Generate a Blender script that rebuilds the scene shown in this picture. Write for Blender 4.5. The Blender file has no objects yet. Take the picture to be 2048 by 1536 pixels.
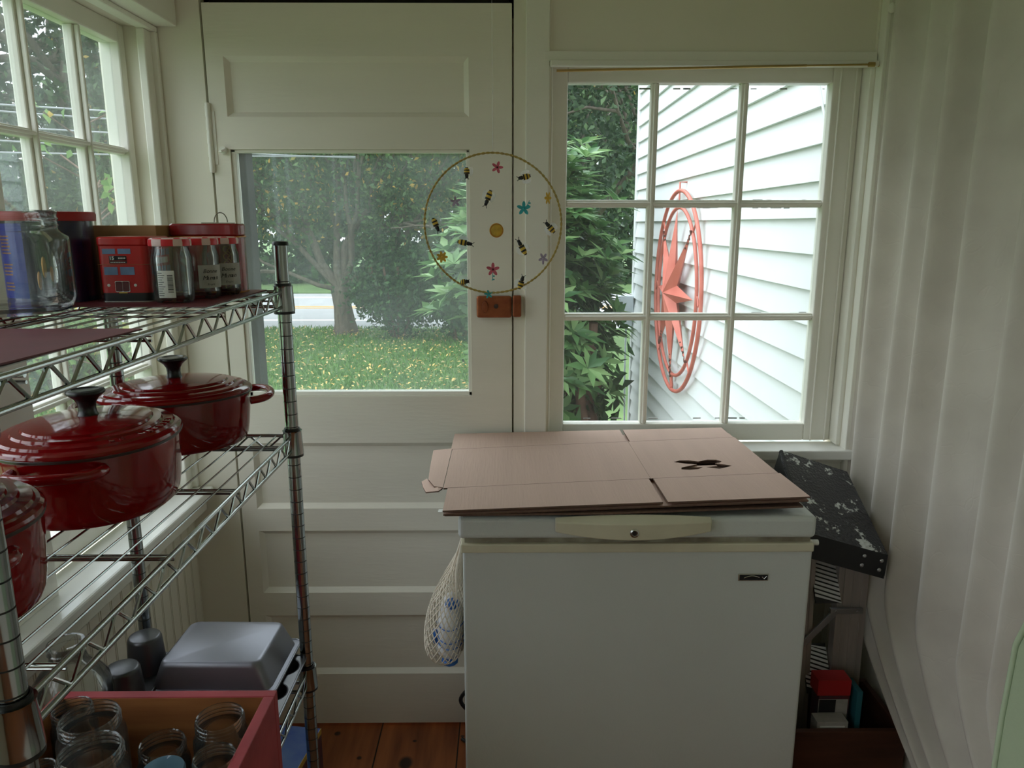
import bpy, bmesh, math, random
import numpy as np
from mathutils import Vector, Matrix
random.seed(7)
PI = math.pi
R = math.radians
scene = bpy.context.scene
C = scene.collection

# ------------------------------------------------------------------ camera
cam_d = bpy.data.cameras.new('camera')
cam_d.sensor_fit = 'HORIZONTAL'
cam_d.sensor_width = 36.0
cam_d.lens = 1490.0 / 2048.0 * 36.0
cam_d.clip_start = 0.02
cam_d.clip_end = 300
cam = bpy.data.objects.new('camera', cam_d)
C.objects.link(cam)
cam.location = (0, 0, 1.49)
cam.rotation_euler = (R(90 - 12.1), 0, R(-0.5))
scene.camera = cam

# ------------------------------------------------------------------ world, exposure
world = bpy.data.worlds.new('overcast_sky')
scene.world = world
world.use_nodes = True
wn = world.node_tree
wn.nodes.clear()
w_out = wn.nodes.new('ShaderNodeOutputWorld')
w_bg = wn.nodes.new('ShaderNodeBackground')
w_tc = wn.nodes.new('ShaderNodeTexCoord')
w_noise = wn.nodes.new('ShaderNodeTexNoise')
w_noise.inputs['Scale'].default_value = 2.5
w_noise.inputs['Detail'].default_value = 3
w_ramp = wn.nodes.new('ShaderNodeValToRGB')
w_ramp.color_ramp.elements[0].position = 0.35
w_ramp.color_ramp.elements[0].color = (0.74, 0.84, 0.97, 1)
w_ramp.color_ramp.elements[1].position = 0.65
w_ramp.color_ramp.elements[1].color = (0.96, 0.98, 1.0, 1)
wn.links.new(w_tc.outputs['Generated'], w_noise.inputs['Vector'])
wn.links.new(w_noise.outputs['Fac'], w_ramp.inputs['Fac'])
wn.links.new(w_ramp.outputs['Color'], w_bg.inputs['Color'])
wn.links.new(w_bg.outputs['Background'], w_out.inputs['Surface'])
# overcast sky: brighter overhead than at the horizon
w_sep = wn.nodes.new('ShaderNodeSeparateXYZ')
w_map = wn.nodes.new('ShaderNodeMapRange')
w_map.inputs['From Min'].default_value = 0.0
w_map.inputs['From Max'].default_value = 1.0
w_map.inputs['To Min'].default_value = 2.3
w_map.inputs['To Max'].default_value = 5.6
wn.links.new(w_tc.outputs['Generated'], w_sep.inputs['Vector'])
wn.links.new(w_sep.outputs['Z'], w_map.inputs['Value'])
wn.links.new(w_map.outputs['Result'], w_bg.inputs['Strength'])

scene.view_settings.view_transform = 'Standard'
scene.view_settings.look = 'None'
scene.view_settings.gamma = 1.0
scene.view_settings.use_curve_mapping = False
scene.view_settings.exposure = 0.25
try:
    scene.cycles.max_bounces = 10
    scene.cycles.diffuse_bounces = 6
    scene.cycles.glossy_bounces = 4
    scene.cycles.transmission_bounces = 8
    scene.cycles.transparent_max_bounces = 24
    scene.cycles.caustics_reflective = False
    scene.cycles.caustics_refractive = False
    scene.cycles.sample_clamp_indirect = 4.0
except Exception:
    pass

def portal(name, loc, rot, sx, sy):
    d = bpy.data.lights.new(name, 'AREA')
    d.shape = 'RECTANGLE'
    d.size = sx
    d.size_y = sy
    d.cycles.is_portal = True
    o = bpy.data.objects.new(name, d)
    C.objects.link(o)
    o.location = loc
    o.rotation_euler = rot
    return o
# sky portals: they add no light, they only guide sampling to the openings of the room
portal('sky_portal_far_left_window', (-1.02, 1.67, 1.37), (0, R(-90), 0), 1.3, 0.66)
portal('sky_portal_near_left_window', (-1.02, 0.72, 1.37), (0, R(-90), 0), 1.3, 0.80)
portal('sky_portal_added_window', (-1.02, -0.72, 1.37), (0, R(-90), 0), 1.3, 1.60)
portal('sky_portal_right_window', (0.51, 2.12, 1.39), (R(-90), 0, 0), 0.85, 1.05)
portal('sky_portal_door_glass', (-0.40, 2.12, 1.35), (R(-90), 0, 0), 0.64, 0.70)

# ------------------------------------------------------------------ materials
def mat(name, col, rough=0.6, metal=0.0, spec=0.5, var=0.0, vscale=6.0, col2=None, bump=0.0, bscale=60.0,
        stretch=None, coat=0.0, emis=None, sheen=0.0, detail=4.0, transl=0.0):
    m = bpy.data.materials.new(name)
    m.use_nodes = True
    nt = m.node_tree
    b = nt.nodes['Principled BSDF']
    b.inputs['Roughness'].default_value = rough
    b.inputs['Metallic'].default_value = metal
    b.inputs['Specular IOR Level'].default_value = spec
    b.inputs['Coat Weight'].default_value = coat
    b.inputs['Coat Roughness'].default_value = 0.05
    tc = nt.nodes.new('ShaderNodeTexCoord')
    mp = nt.nodes.new('ShaderNodeMapping')
    nt.links.new(tc.outputs['Object'], mp.inputs['Vector'])
    if stretch:
        mp.inputs['Scale'].default_value = stretch
    n = nt.nodes.new('ShaderNodeTexNoise')
    n.inputs['Scale'].default_value = vscale
    n.inputs['Detail'].default_value = detail
    nt.links.new(mp.outputs['Vector'], n.inputs['Vector'])
    c1 = tuple(col) + (1,)
    c2 = tuple(col2) + (1,) if col2 else tuple(max(0, x * (1 - var)) for x in col) + (1,)
    r = nt.nodes.new('ShaderNodeValToRGB')
    r.color_ramp.elements[0].position = 0.3
    r.color_ramp.elements[0].color = c2
    r.color_ramp.elements[1].position = 0.7
    r.color_ramp.elements[1].color = c1
    nt.links.new(n.outputs['Fac'], r.inputs['Fac'])
    nt.links.new(r.outputs['Color'], b.inputs['Base Color'])
    if bump:
        n2 = nt.nodes.new('ShaderNodeTexNoise')
        n2.inputs['Scale'].default_value = bscale
        n2.inputs['Detail'].default_value = 3
        nt.links.new(mp.outputs['Vector'], n2.inputs['Vector'])
        bp = nt.nodes.new('ShaderNodeBump')
        bp.inputs['Strength'].default_value = bump
        bp.inputs['Distance'].default_value = 0.002
        nt.links.new(n2.outputs['Fac'], bp.inputs['Height'])
        nt.links.new(bp.outputs['Normal'], b.inputs['Normal'])
    return m

def thin_glass(name, tint=(1, 1, 1), haze=0.0, refl=0.08, hcol=(0.9, 0.95, 0.92), rough=0.02, rimgain=0.5):
    m = bpy.data.materials.new(name)
    m.use_nodes = True
    nt = m.node_tree
    nt.nodes.clear()
    out = nt.nodes.new('ShaderNodeOutputMaterial')
    tr = nt.nodes.new('ShaderNodeBsdfTransparent')
    tr.inputs['Color'].default_value = tuple(tint) + (1,)
    gl = nt.nodes.new('ShaderNodeBsdfGlossy')
    gl.inputs['Roughness'].default_value = rough
    lw = nt.nodes.new('ShaderNodeLayerWeight')
    lw.inputs['Blend'].default_value = 0.25
    mr = nt.nodes.new('ShaderNodeMapRange')
    mr.inputs['To Min'].default_value = refl * 0.5
    mr.inputs['To Max'].default_value = min(1.0, refl + rimgain)
    nt.links.new(lw.outputs['Fresnel'], mr.inputs['Value'])
    mx = nt.nodes.new('ShaderNodeMixShader')
    nt.links.new(mr.outputs['Result'], mx.inputs['Fac'])
    nt.links.new(tr.outputs['BSDF'], mx.inputs[1])
    nt.links.new(gl.outputs['BSDF'], mx.inputs[2])
    last = mx
    if haze > 0:
        tl = nt.nodes.new('ShaderNodeBsdfTranslucent')
        tl.inputs['Color'].default_value = tuple(hcol) + (1,)
        df = nt.nodes.new('ShaderNodeBsdfDiffuse')
        df.inputs['Color'].default_value = tuple(hcol) + (1,)
        md = nt.nodes.new('ShaderNodeMixShader')
        nt.links.new(tl.outputs['BSDF'], md.inputs[1])
        nt.links.new(df.outputs['BSDF'], md.inputs[2])
        tc = nt.nodes.new('ShaderNodeTexCoord')
        ns = nt.nodes.new('ShaderNodeTexNoise')
        ns.inputs['Scale'].default_value = 5
        ns.inputs['Detail'].default_value = 5
        nt.links.new(tc.outputs['Object'], ns.inputs['Vector'])
        mr2 = nt.nodes.new('ShaderNodeMapRange')
        mr2.inputs['From Min'].default_value = 0.3
        mr2.inputs['From Max'].default_value = 0.7
        mr2.inputs['To Min'].default_value = haze * 0.6
        mr2.inputs['To Max'].default_value = haze * 1.4
        nt.links.new(ns.outputs['Fac'], mr2.inputs['Value'])
        m3 = nt.nodes.new('ShaderNodeMixShader')
        nt.links.new(mr2.outputs['Result'], m3.inputs['Fac'])
        nt.links.new(last.outputs['Shader'], m3.inputs[1])
        nt.links.new(md.outputs['Shader'], m3.inputs[2])
        last = m3
    nt.links.new(last.outputs['Shader'], out.inputs['Surface'])
    return m

def leaf_mat(name, cols, rough=0.5, transl=0.35):
    m = bpy.data.materials.new(name)
    m.use_nodes = True
    nt = m.node_tree
    b = nt.nodes['Principled BSDF']
    b.inputs['Roughness'].default_value = rough
    b.inputs['Specular IOR Level'].default_value = 0.3
    g = nt.nodes.new('ShaderNodeNewGeometry')
    r = nt.nodes.new('ShaderNodeValToRGB')
    els = r.color_ramp.elements
    r.color_ramp.interpolation = 'LINEAR'
    els[0].position = cols[0][0]
    els[0].color = cols[0][1] + (1,)
    els[1].position = cols[-1][0]
    els[1].color = cols[-1][1] + (1,)
    for p, c in cols[1:-1]:
        e = els.new(p)
        e.color = c + (1,)
    nt.links.new(g.outputs['Random Per Island'], r.inputs['Fac'])
    nt.links.new(r.outputs['Color'], b.inputs['Base Color'])
    out = nt.nodes['Material Output']
    tl = nt.nodes.new('ShaderNodeBsdfTranslucent')
    nt.links.new(r.outputs['Color'], tl.inputs['Color'])
    mx = nt.nodes.new('ShaderNodeMixShader')
    mx.inputs['Fac'].default_value = transl
    nt.links.new(b.outputs['BSDF'], mx.inputs[1])
    nt.links.new(tl.outputs['BSDF'], mx.inputs[2])
    nt.links.new(mx.outputs['Shader'], out.inputs['Surface'])
    return m

WALL = (0.86, 0.82, 0.71)
M = {}
M['wall'] = mat('cream_wall_paint', WALL, 0.5, var=0.05, vscale=3, bump=0.15, bscale=90)
M['door'] = mat('cream_door_paint', (0.86, 0.82, 0.72), 0.42, var=0.06, vscale=4, bump=0.25, bscale=45, stretch=(0.4, 1, 3))
M['trim'] = mat('white_trim_paint', (0.88, 0.86, 0.78), 0.38, var=0.05, vscale=5, bump=0.2, bscale=70)
M['sill'] = mat('glossy_white_sill', (0.90, 0.90, 0.87), 0.20, spec=0.8, coat=0.4, var=0.03)
M['ceiling'] = mat('ceiling_paint', (0.86, 0.83, 0.76), 0.7, var=0.05)
M['gapshade'] = mat('painted_gap_shade', (0.03, 0.025, 0.02), 0.9, var=0.3)  # near-black colour stands in for shade above the door
M['chrome'] = mat('chrome_wire', (0.44, 0.46, 0.45), 0.17, metal=1.0, var=0.1)
M['post_chrome'] = mat('chrome_post', (0.36, 0.39, 0.39), 0.13, metal=1.0, var=0.1)
M['groove'] = mat('post_groove_dark', (0.03, 0.03, 0.03), 0.6)
M['blackpl'] = mat('black_plastic', (0.012, 0.012, 0.013), 0.38, var=0.2)
M['knobblack'] = mat('phenolic_black', (0.012, 0.012, 0.014), 0.28, var=0.2)
M['liner'] = mat('maroon_liner', (0.16, 0.025, 0.035), 0.5, var=0.2, vscale=20)
M['enamel'] = mat('cherry_red_enamel', (0.25, 0.003, 0.005), 0.09, coat=0.12, spec=0.45, var=0.35, vscale=4)
M['rim'] = mat('pot_rim_dark', (0.05, 0.03, 0.028), 0.35, var=0.3)
M['busred'] = mat('bus_red_tin', (0.52, 0.012, 0.012), 0.28, var=0.12)
M['tinred'] = mat('tin_red', (0.30, 0.010, 0.014), 0.22, coat=0.4, var=0.15)
M['tinblue'] = mat('tin_navy', (0.010, 0.012, 0.075), 0.25, coat=0.4, var=0.5, vscale=9)
M['tinblue2'] = mat('tin_bright_blue', (0.02, 0.04, 0.40), 0.25, coat=0.3, var=0.2)
M['lidred'] = mat('lid_red_plastic', (0.45, 0.015, 0.018), 0.4, var=0.12)
M['black'] = mat('print_black', (0.01, 0.01, 0.012), 0.35)
M['white'] = mat('print_white', (0.8, 0.8, 0.76), 0.45, var=0.05)
M['winblue'] = mat('print_window_blue', (0.18, 0.28, 0.48), 0.3, var=0.3, vscale=60)
M['maroonp'] = mat('print_maroon', (0.10, 0.012, 0.015), 0.4)
M['gold'] = mat('gold_print', (0.62, 0.26, 0.04), 0.35, metal=0.3, var=0.2)
M['silver'] = mat('silver_edge', (0.6, 0.6, 0.58), 0.25, metal=1.0)
M['wire'] = mat('thin_wire', (0.25, 0.24, 0.18), 0.35, metal=0.8)
M['kraft'] = mat('kraft_box', (0.50, 0.31, 0.15), 0.8, var=0.15)
M['cardboard'] = mat('cardboard', (0.60, 0.42, 0.345), 0.85, var=0.07, vscale=3, bump=0.3, bscale=25, stretch=(9, 0.5, 1))
M['cardedge'] = mat('cardboard_edge', (0.17, 0.10, 0.07), 0.9, var=0.3, vscale=120)
M['freezer'] = mat('freezer_enamel', (0.62, 0.65, 0.62), 0.32, var=0.03, bump=0.35, bscale=260)
M['fcream'] = mat('yellowed_plastic', (0.68, 0.64, 0.48), 0.45, var=0.12, vscale=12)
M['gasket'] = mat('freezer_gasket', (0.40, 0.38, 0.29), 0.7, col2=(0.16, 0.12, 0.08), vscale=18)
M['grey'] = mat('grey_metal', (0.42, 0.42, 0.43), 0.32, metal=0.9, var=0.1)
M['pan'] = mat('nonstick_grey_pan', (0.24, 0.24, 0.275), 0.42, metal=0.75, var=0.1)
M['pan_dark'] = mat('nonstick_dark_pan', (0.11, 0.11, 0.12), 0.35, metal=0.7, var=0.2)
M['pan_steel'] = mat('muffin_steel', (0.17, 0.17, 0.18), 0.3, metal=0.9, var=0.1)
M['crate_red'] = mat('worn_red_paint', (0.42, 0.05, 0.06), 0.6, col2=(0.24, 0.02, 0.028), vscale=8, bump=0.3, bscale=60)
M['pine'] = mat('oiled_pine', (0.42, 0.17, 0.055), 0.5, col2=(0.22, 0.075, 0.025), vscale=3, stretch=(1, 1, 9), bump=0.1)
M['darkwood'] = mat('dark_wood', (0.10, 0.035, 0.018), 0.55, var=0.5, vscale=4, stretch=(1, 1, 8))
M['bluebox'] = mat('box_blue_print', (0.02, 0.07, 0.32), 0.3, col2=(0.10, 0.17, 0.34), vscale=14, coat=0.3)
M['boxdark'] = mat('box_dark_print', (0.03, 0.03, 0.05), 0.4, col2=(0.12, 0.02, 0.02), vscale=20)
M['yellow'] = mat('box_yellow_edge', (0.45, 0.28, 0.05), 0.5)
M['copper'] = mat('old_copper', (0.42, 0.14, 0.06), 0.38, metal=0.75, col2=(0.22, 0.06, 0.03), vscale=25)
M['alum'] = mat('ladder_aluminium', (0.50, 0.45, 0.43), 0.5, metal=0.35, var=0.25, vscale=5, stretch=(8, 8, 0.6))
M['ribglint'] = mat('painted_rib_reflection', (0.85, 0.85, 0.88), 0.35, metal=0.1)  # pale non-metal colour stands in for window light reflected on the ribs
M['jute'] = mat('string_cotton', (0.80, 0.72, 0.60), 0.9, var=0.15)
M['bagwhite'] = mat('plastic_wrap_white', (0.88, 0.88, 0.88), 0.35, col2=(0.7, 0.7, 0.73), vscale=25)
M['bagblue'] = mat('bag_blue_print', (0.03, 0.16, 0.55), 0.4)
M['teal'] = mat('book_teal', (0.03, 0.16, 0.20), 0.5)
M['booklabel'] = mat('box_label', (0.45, 0.43, 0.40), 0.6, var=0.2, vscale=60)
M['chair'] = mat('pale_green_vinyl', (0.42, 0.50, 0.33), 0.4, var=0.05, bump=0.3, bscale=120)
M['chairpipe'] = mat('pale_green_piping', (0.46, 0.55, 0.38), 0.4)
M['brass'] = mat('brass_rod', (0.50, 0.36, 0.14), 0.35, metal=0.9)
M['hoop'] = mat('golden_braid', (0.52, 0.38, 0.10), 0.5, var=0.35, vscale=120)
M['beeyellow'] = mat('bee_yellow', (0.72, 0.48, 0.06), 0.6, var=0.15, vscale=80)
M['beeblack'] = mat('bee_black', (0.012, 0.012, 0.012), 0.6)
M['pink'] = mat('flower_pink', (0.72, 0.14, 0.20), 0.6, var=0.4, vscale=90)
M['tealf'] = mat('flower_teal', (0.04, 0.42, 0.46), 0.6, var=0.3, vscale=90)
M['yel'] = mat('flower_yellow', (0.72, 0.45, 0.05), 0.6, var=0.3, vscale=90)
M['lilac'] = mat('flower_lilac', (0.46, 0.38, 0.52), 0.6, var=0.4, vscale=90)
M['siding'] = mat('white_clapboard', (0.70, 0.72, 0.725), 0.55, var=0.04, vscale=3)
M['starred'] = mat('weathered_red_metal', (0.56, 0.17, 0.13), 0.55, col2=(0.44, 0.10, 0.07), vscale=9, bump=0.3, bscale=30)
M['rust'] = mat('rust_patch', (0.10, 0.03, 0.02), 0.8)
M['meter'] = mat('grey_utility_box', (0.62, 0.67, 0.72), 0.5)
M['bark'] = mat('bark_grey', (0.16, 0.13, 0.10), 0.9, col2=(0.07, 0.055, 0.045), vscale=6, stretch=(4, 4, 0.8), bump=0.6, bscale=20)
M['bark2'] = mat('shrub_bark', (0.16, 0.085, 0.06), 0.9, var=0.5, vscale=10)
M['asphalt'] = mat('asphalt', (0.42, 0.42, 0.43), 0.8, var=0.12, vscale=2)
M['roadwhite'] = mat('road_line_white', (0.85, 0.85, 0.85), 0.6)
M['roadyellow'] = mat('road_line_yellow', (0.80, 0.45, 0.15), 0.6)
M['cable'] = mat('weathered_cable', (0.30, 0.31, 0.33), 0.5)
M['brownpost'] = mat('brown_storm_frame', (0.013, 0.008, 0.010), 0.6, var=0.2)
M['earth'] = mat('mulch', (0.08, 0.055, 0.04), 0.95, var=0.5, vscale=12)
M['glass'] = thin_glass('window_glass', (0.97, 0.99, 0.98), 0.015, 0.05, rimgain=0.3)
M['hazeglass'] = thin_glass('dusty_door_glass', (0.90, 0.93, 0.91), 0.10, 0.05, (0.78, 0.86, 0.82), rimgain=0.3)
M['leftglass'] = thin_glass('dusty_window_glass', (0.97, 0.985, 0.98), 0.055, 0.05, (0.78, 0.86, 0.86), rimgain=0.3)
M['jarglass'] = thin_glass('jar_glass', (0.97, 0.985, 0.975), 0.012, 0.06, (0.75, 0.8, 0.76), rimgain=0.85)
M['bluelid'] = thin_glass('blue_tinted_lid', (0.45, 0.62, 0.72), 0.4, 0.1, (0.35, 0.55, 0.68))
M['tulle'] = thin_glass('sheer_tulle', (1, 1, 1), 0.035, 0.0, (0.85, 0.85, 0.9), rimgain=0.0)
M['wing'] = thin_glass('sheer_wing', (0.95, 0.95, 0.98), 0.35, 0.05, (0.85, 0.85, 0.9), rimgain=0.0)
M['leafmaple'] = leaf_mat('tree_leaves_green', [(0.0, (0.03, 0.075, 0.028)), (0.5, (0.065, 0.135, 0.045)), (0.93, (0.13, 0.22, 0.07)), (0.955, (0.60, 0.40, 0.10)), (1.0, (0.66, 0.40, 0.09))])
M['leafdark'] = leaf_mat('woodland_leaves', [(0.0, (0.018, 0.042, 0.022)), (0.6, (0.042, 0.085, 0.04)), (1.0, (0.11, 0.18, 0.08))])
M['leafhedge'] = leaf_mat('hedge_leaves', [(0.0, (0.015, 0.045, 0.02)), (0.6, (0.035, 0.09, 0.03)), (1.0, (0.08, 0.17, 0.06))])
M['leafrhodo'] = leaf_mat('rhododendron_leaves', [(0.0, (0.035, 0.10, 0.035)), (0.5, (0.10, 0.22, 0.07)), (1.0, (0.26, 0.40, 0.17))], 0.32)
M['leaflight'] = leaf_mat('young_leaves', [(0.0, (0.10, 0.22, 0.05)), (0.9, (0.22, 0.36, 0.10)), (1.0, (0.60, 0.40, 0.08))])
M['fallen'] = leaf_mat('fallen_leaves', [(0.0, (0.62, 0.34, 0.08)), (0.6, (0.78, 0.55, 0.20)), (1.0, (0.60, 0.42, 0.25))], transl=0.1)

def curtain_mat():
    m = mat('crushed_cream_curtain', (0.76, 0.71, 0.63), 0.8, col2=(0.66, 0.61, 0.54), vscale=9, bump=0.5, bscale=22)
    nt = m.node_tree
    b = nt.nodes['Principled BSDF']
    out = nt.nodes['Material Output']
    # meandering crease lines pressed into the cloth
    tc = nt.nodes.new('ShaderNodeTexCoord')
    wv = nt.nodes.new('ShaderNodeTexVoronoi')
    wv.feature = 'DISTANCE_TO_EDGE'
    wv.inputs['Scale'].default_value = 9
    dn = nt.nodes.new('ShaderNodeTexNoise')
    dn.inputs['Scale'].default_value = 5
    mixv = nt.nodes.new('ShaderNodeMixRGB')
    mixv.inputs['Fac'].default_value = 0.35
    nt.links.new(tc.outputs['Object'], mixv.inputs['Color1'])
    nt.links.new(tc.outputs['Object'], dn.inputs['Vector'])
    nt.links.new(dn.outputs['Color'], mixv.inputs['Color2'])
    nt.links.new(mixv.outputs['Color'], wv.inputs['Vector'])
    mr = nt.nodes.new('ShaderNodeMapRange')
    mr.inputs['From Max'].default_value = 0.02
    nt.links.new(wv.outputs['Distance'], mr.inputs['Value'])
    bp = nt.nodes.new('ShaderNodeBump')
    bp.inputs['Strength'].default_value = 0.12
    bp.inputs['Distance'].default_value = 0.003
    nt.links.new(mr.outputs['Result'], bp.inputs['Height'])
    old = b.inputs['Normal'].links[0].from_socket
    nt.links.new(old, bp.inputs['Normal'])
    nt.links.new(bp.outputs['Normal'], b.inputs['Normal'])
    tl = nt.nodes.new('ShaderNodeBsdfTranslucent')
    tl.inputs['Color'].default_value = (0.6, 0.57, 0.5, 1)
    mx = nt.nodes.new('ShaderNodeMixShader')
    mx.inputs['Fac'].default_value = 0.12
    nt.links.new(b.outputs['BSDF'], mx.inputs[1])
    nt.links.new(tl.outputs['BSDF'], mx.inputs[2])
    nt.links.new(mx.outputs['Shader'], out.inputs['Surface'])
    return m
M['curtain'] = curtain_mat()

def floor_mat():
    m = mat('pine_floorboards', (0.42, 0.13, 0.040), 0.30, col2=(0.17, 0.045, 0.016), vscale=4.0, stretch=(6, 0.7, 1), detail=8)
    nt = m.node_tree
    b = nt.nodes['Principled BSDF']
    old = b.inputs['Base Color'].links[0].from_socket
    tc = nt.nodes.new('ShaderNodeTexCoord')
    # knots at fixed places in the boards
    prev = old
    for kx, ky, kr, el in ((-0.285, 1.838, 0.019, 0.75), (-0.505, 1.965, 0.009, 1.0), (-0.27, 1.93, 0.006, 1.2), (-0.13, 1.95, 0.006, 1.3), (-0.20, 1.78, 0.010, 0.8), (-0.42, 1.86, 0.007, 1), (-0.36, 1.70, 0.014, 0.8)):
        mp = nt.nodes.new('ShaderNodeMapping')
        mp.inputs['Location'].default_value = (-kx, -ky * el, 0)
        mp.inputs['Scale'].default_value = (1, el, 0)
        nt.links.new(tc.outputs['Object'], mp.inputs['Vector'])
        ln = nt.nodes.new('ShaderNodeVectorMath'); ln.operation = 'LENGTH'
        nt.links.new(mp.outputs['Vector'], ln.inputs[0])
        mr = nt.nodes.new('ShaderNodeMapRange')
        mr.inputs['From Min'].default_value = kr * 0.75
        mr.inputs['From Max'].default_value = kr * 1.25
        nt.links.new(ln.outputs['Value'], mr.inputs['Value'])
        mx = nt.nodes.new('ShaderNodeMixRGB')
        mx.inputs['Color1'].default_value = (0.035, 0.014, 0.010, 1)
        nt.links.new(mr.outputs['Result'], mx.inputs['Fac'])
        nt.links.new(prev, mx.inputs['Color2'])
        prev = mx.outputs['Color']
    # board seams
    sx = nt.nodes.new('ShaderNodeSeparateXYZ')
    nt.links.new(tc.outputs['Object'], sx.inputs['Vector'])
    ma = nt.nodes.new('ShaderNodeMath'); ma.operation = 'ADD'; ma.inputs[1].default_value = 10.013
    md = nt.nodes.new('ShaderNodeMath'); md.operation = 'MODULO'; md.inputs[1].default_value = 0.235
    lt = nt.nodes.new('ShaderNodeMath'); lt.operation = 'LESS_THAN'; lt.inputs[1].default_value = 0.004
    nt.links.new(sx.outputs['X'], ma.inputs[0])
    nt.links.new(ma.outputs[0], md.inputs[0])
    nt.links.new(md.outputs[0], lt.inputs[0])
    m2 = nt.nodes.new('ShaderNodeMixRGB')
    nt.links.new(lt.outputs[0], m2.inputs['Fac'])
    nt.links.new(mx.outputs['Color'], m2.inputs['Color1'])
    m2.inputs['Color2'].default_value = (0.01, 0.006, 0.004, 1)
    nt.links.new(m2.outputs['Color'], b.inputs['Base Color'])
    return m
M['floor'] = floor_mat()

def lawn_mat():
    m = mat('lawn_grass', (0.12, 0.20, 0.06), 0.9, col2=(0.07, 0.13, 0.04), vscale=1.5, bump=0.8, bscale=40, detail=8)
    return m
M['lawn'] = lawn_mat()

def ladder_top_mat():
    m = mat('paint_splattered_black_tread', (0.03, 0.03, 0.034), 0.42, var=0.2)
    nt = m.node_tree
    b = nt.nodes['Principled BSDF']
    old = b.inputs['Base Color'].links[0].from_socket
    tc = nt.nodes.new('ShaderNodeTexCoord')
    n = nt.nodes.new('ShaderNodeTexNoise')
    n.inputs['Scale'].default_value = 22
    n.inputs['Detail'].default_value = 5
    n.inputs['Roughness'].default_value = 0.7
    nt.links.new(tc.outputs['Object'], n.inputs['Vector'])
    gt = nt.nodes.new('ShaderNodeMapRange')
    gt.inputs['From Min'].default_value = 0.585
    gt.inputs['From Max'].default_value = 0.61
    nt.links.new(n.outputs['Fac'], gt.inputs['Value'])
    mx = nt.nodes.new('ShaderNodeMixRGB')
    nt.links.new(gt.outputs['Result'], mx.inputs['Fac'])
    nt.links.new(old, mx.inputs['Color1'])
    mx.inputs['Color2'].default_value = (0.55, 0.57, 0.54, 1)
    nt.links.new(mx.outputs['Color'], b.inputs['Base Color'])
    wv = nt.nodes.new('ShaderNodeTexVoronoi')
    wv.inputs['Scale'].default_value = 140
    nt.links.new(tc.outputs['Object'], wv.inputs['Vector'])
    bp = nt.nodes.new('ShaderNodeBump')
    bp.inputs['Strength'].default_value = 0.8
    bp.inputs['Distance'].default_value = 0.002
    nt.links.new(wv.outputs['Distance'], bp.inputs['Height'])
    nt.links.new(bp.outputs['Normal'], b.inputs['Normal'])
    return m
M['ladtop'] = ladder_top_mat()

def gingham_mat():
    m = mat('red_gingham_lid', (0.6, 0.02, 0.03), 0.4)
    nt = m.node_tree
    b = nt.nodes['Principled BSDF']
    tc = nt.nodes.new('ShaderNodeTexCoord')
    ck = nt.nodes.new('ShaderNodeTexChecker')
    ck.inputs['Scale'].default_value = 62
    ck.inputs['Color1'].default_value = (0.62, 0.02, 0.03, 1)
    ck.inputs['Color2'].default_value = (0.75, 0.55, 0.52, 1)
    nt.links.new(tc.outputs['Object'], ck.inputs['Vector'])
    nt.links.new(ck.outputs['Color'], b.inputs['Base Color'])
    return m
M['gingham'] = gingham_mat()

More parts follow.
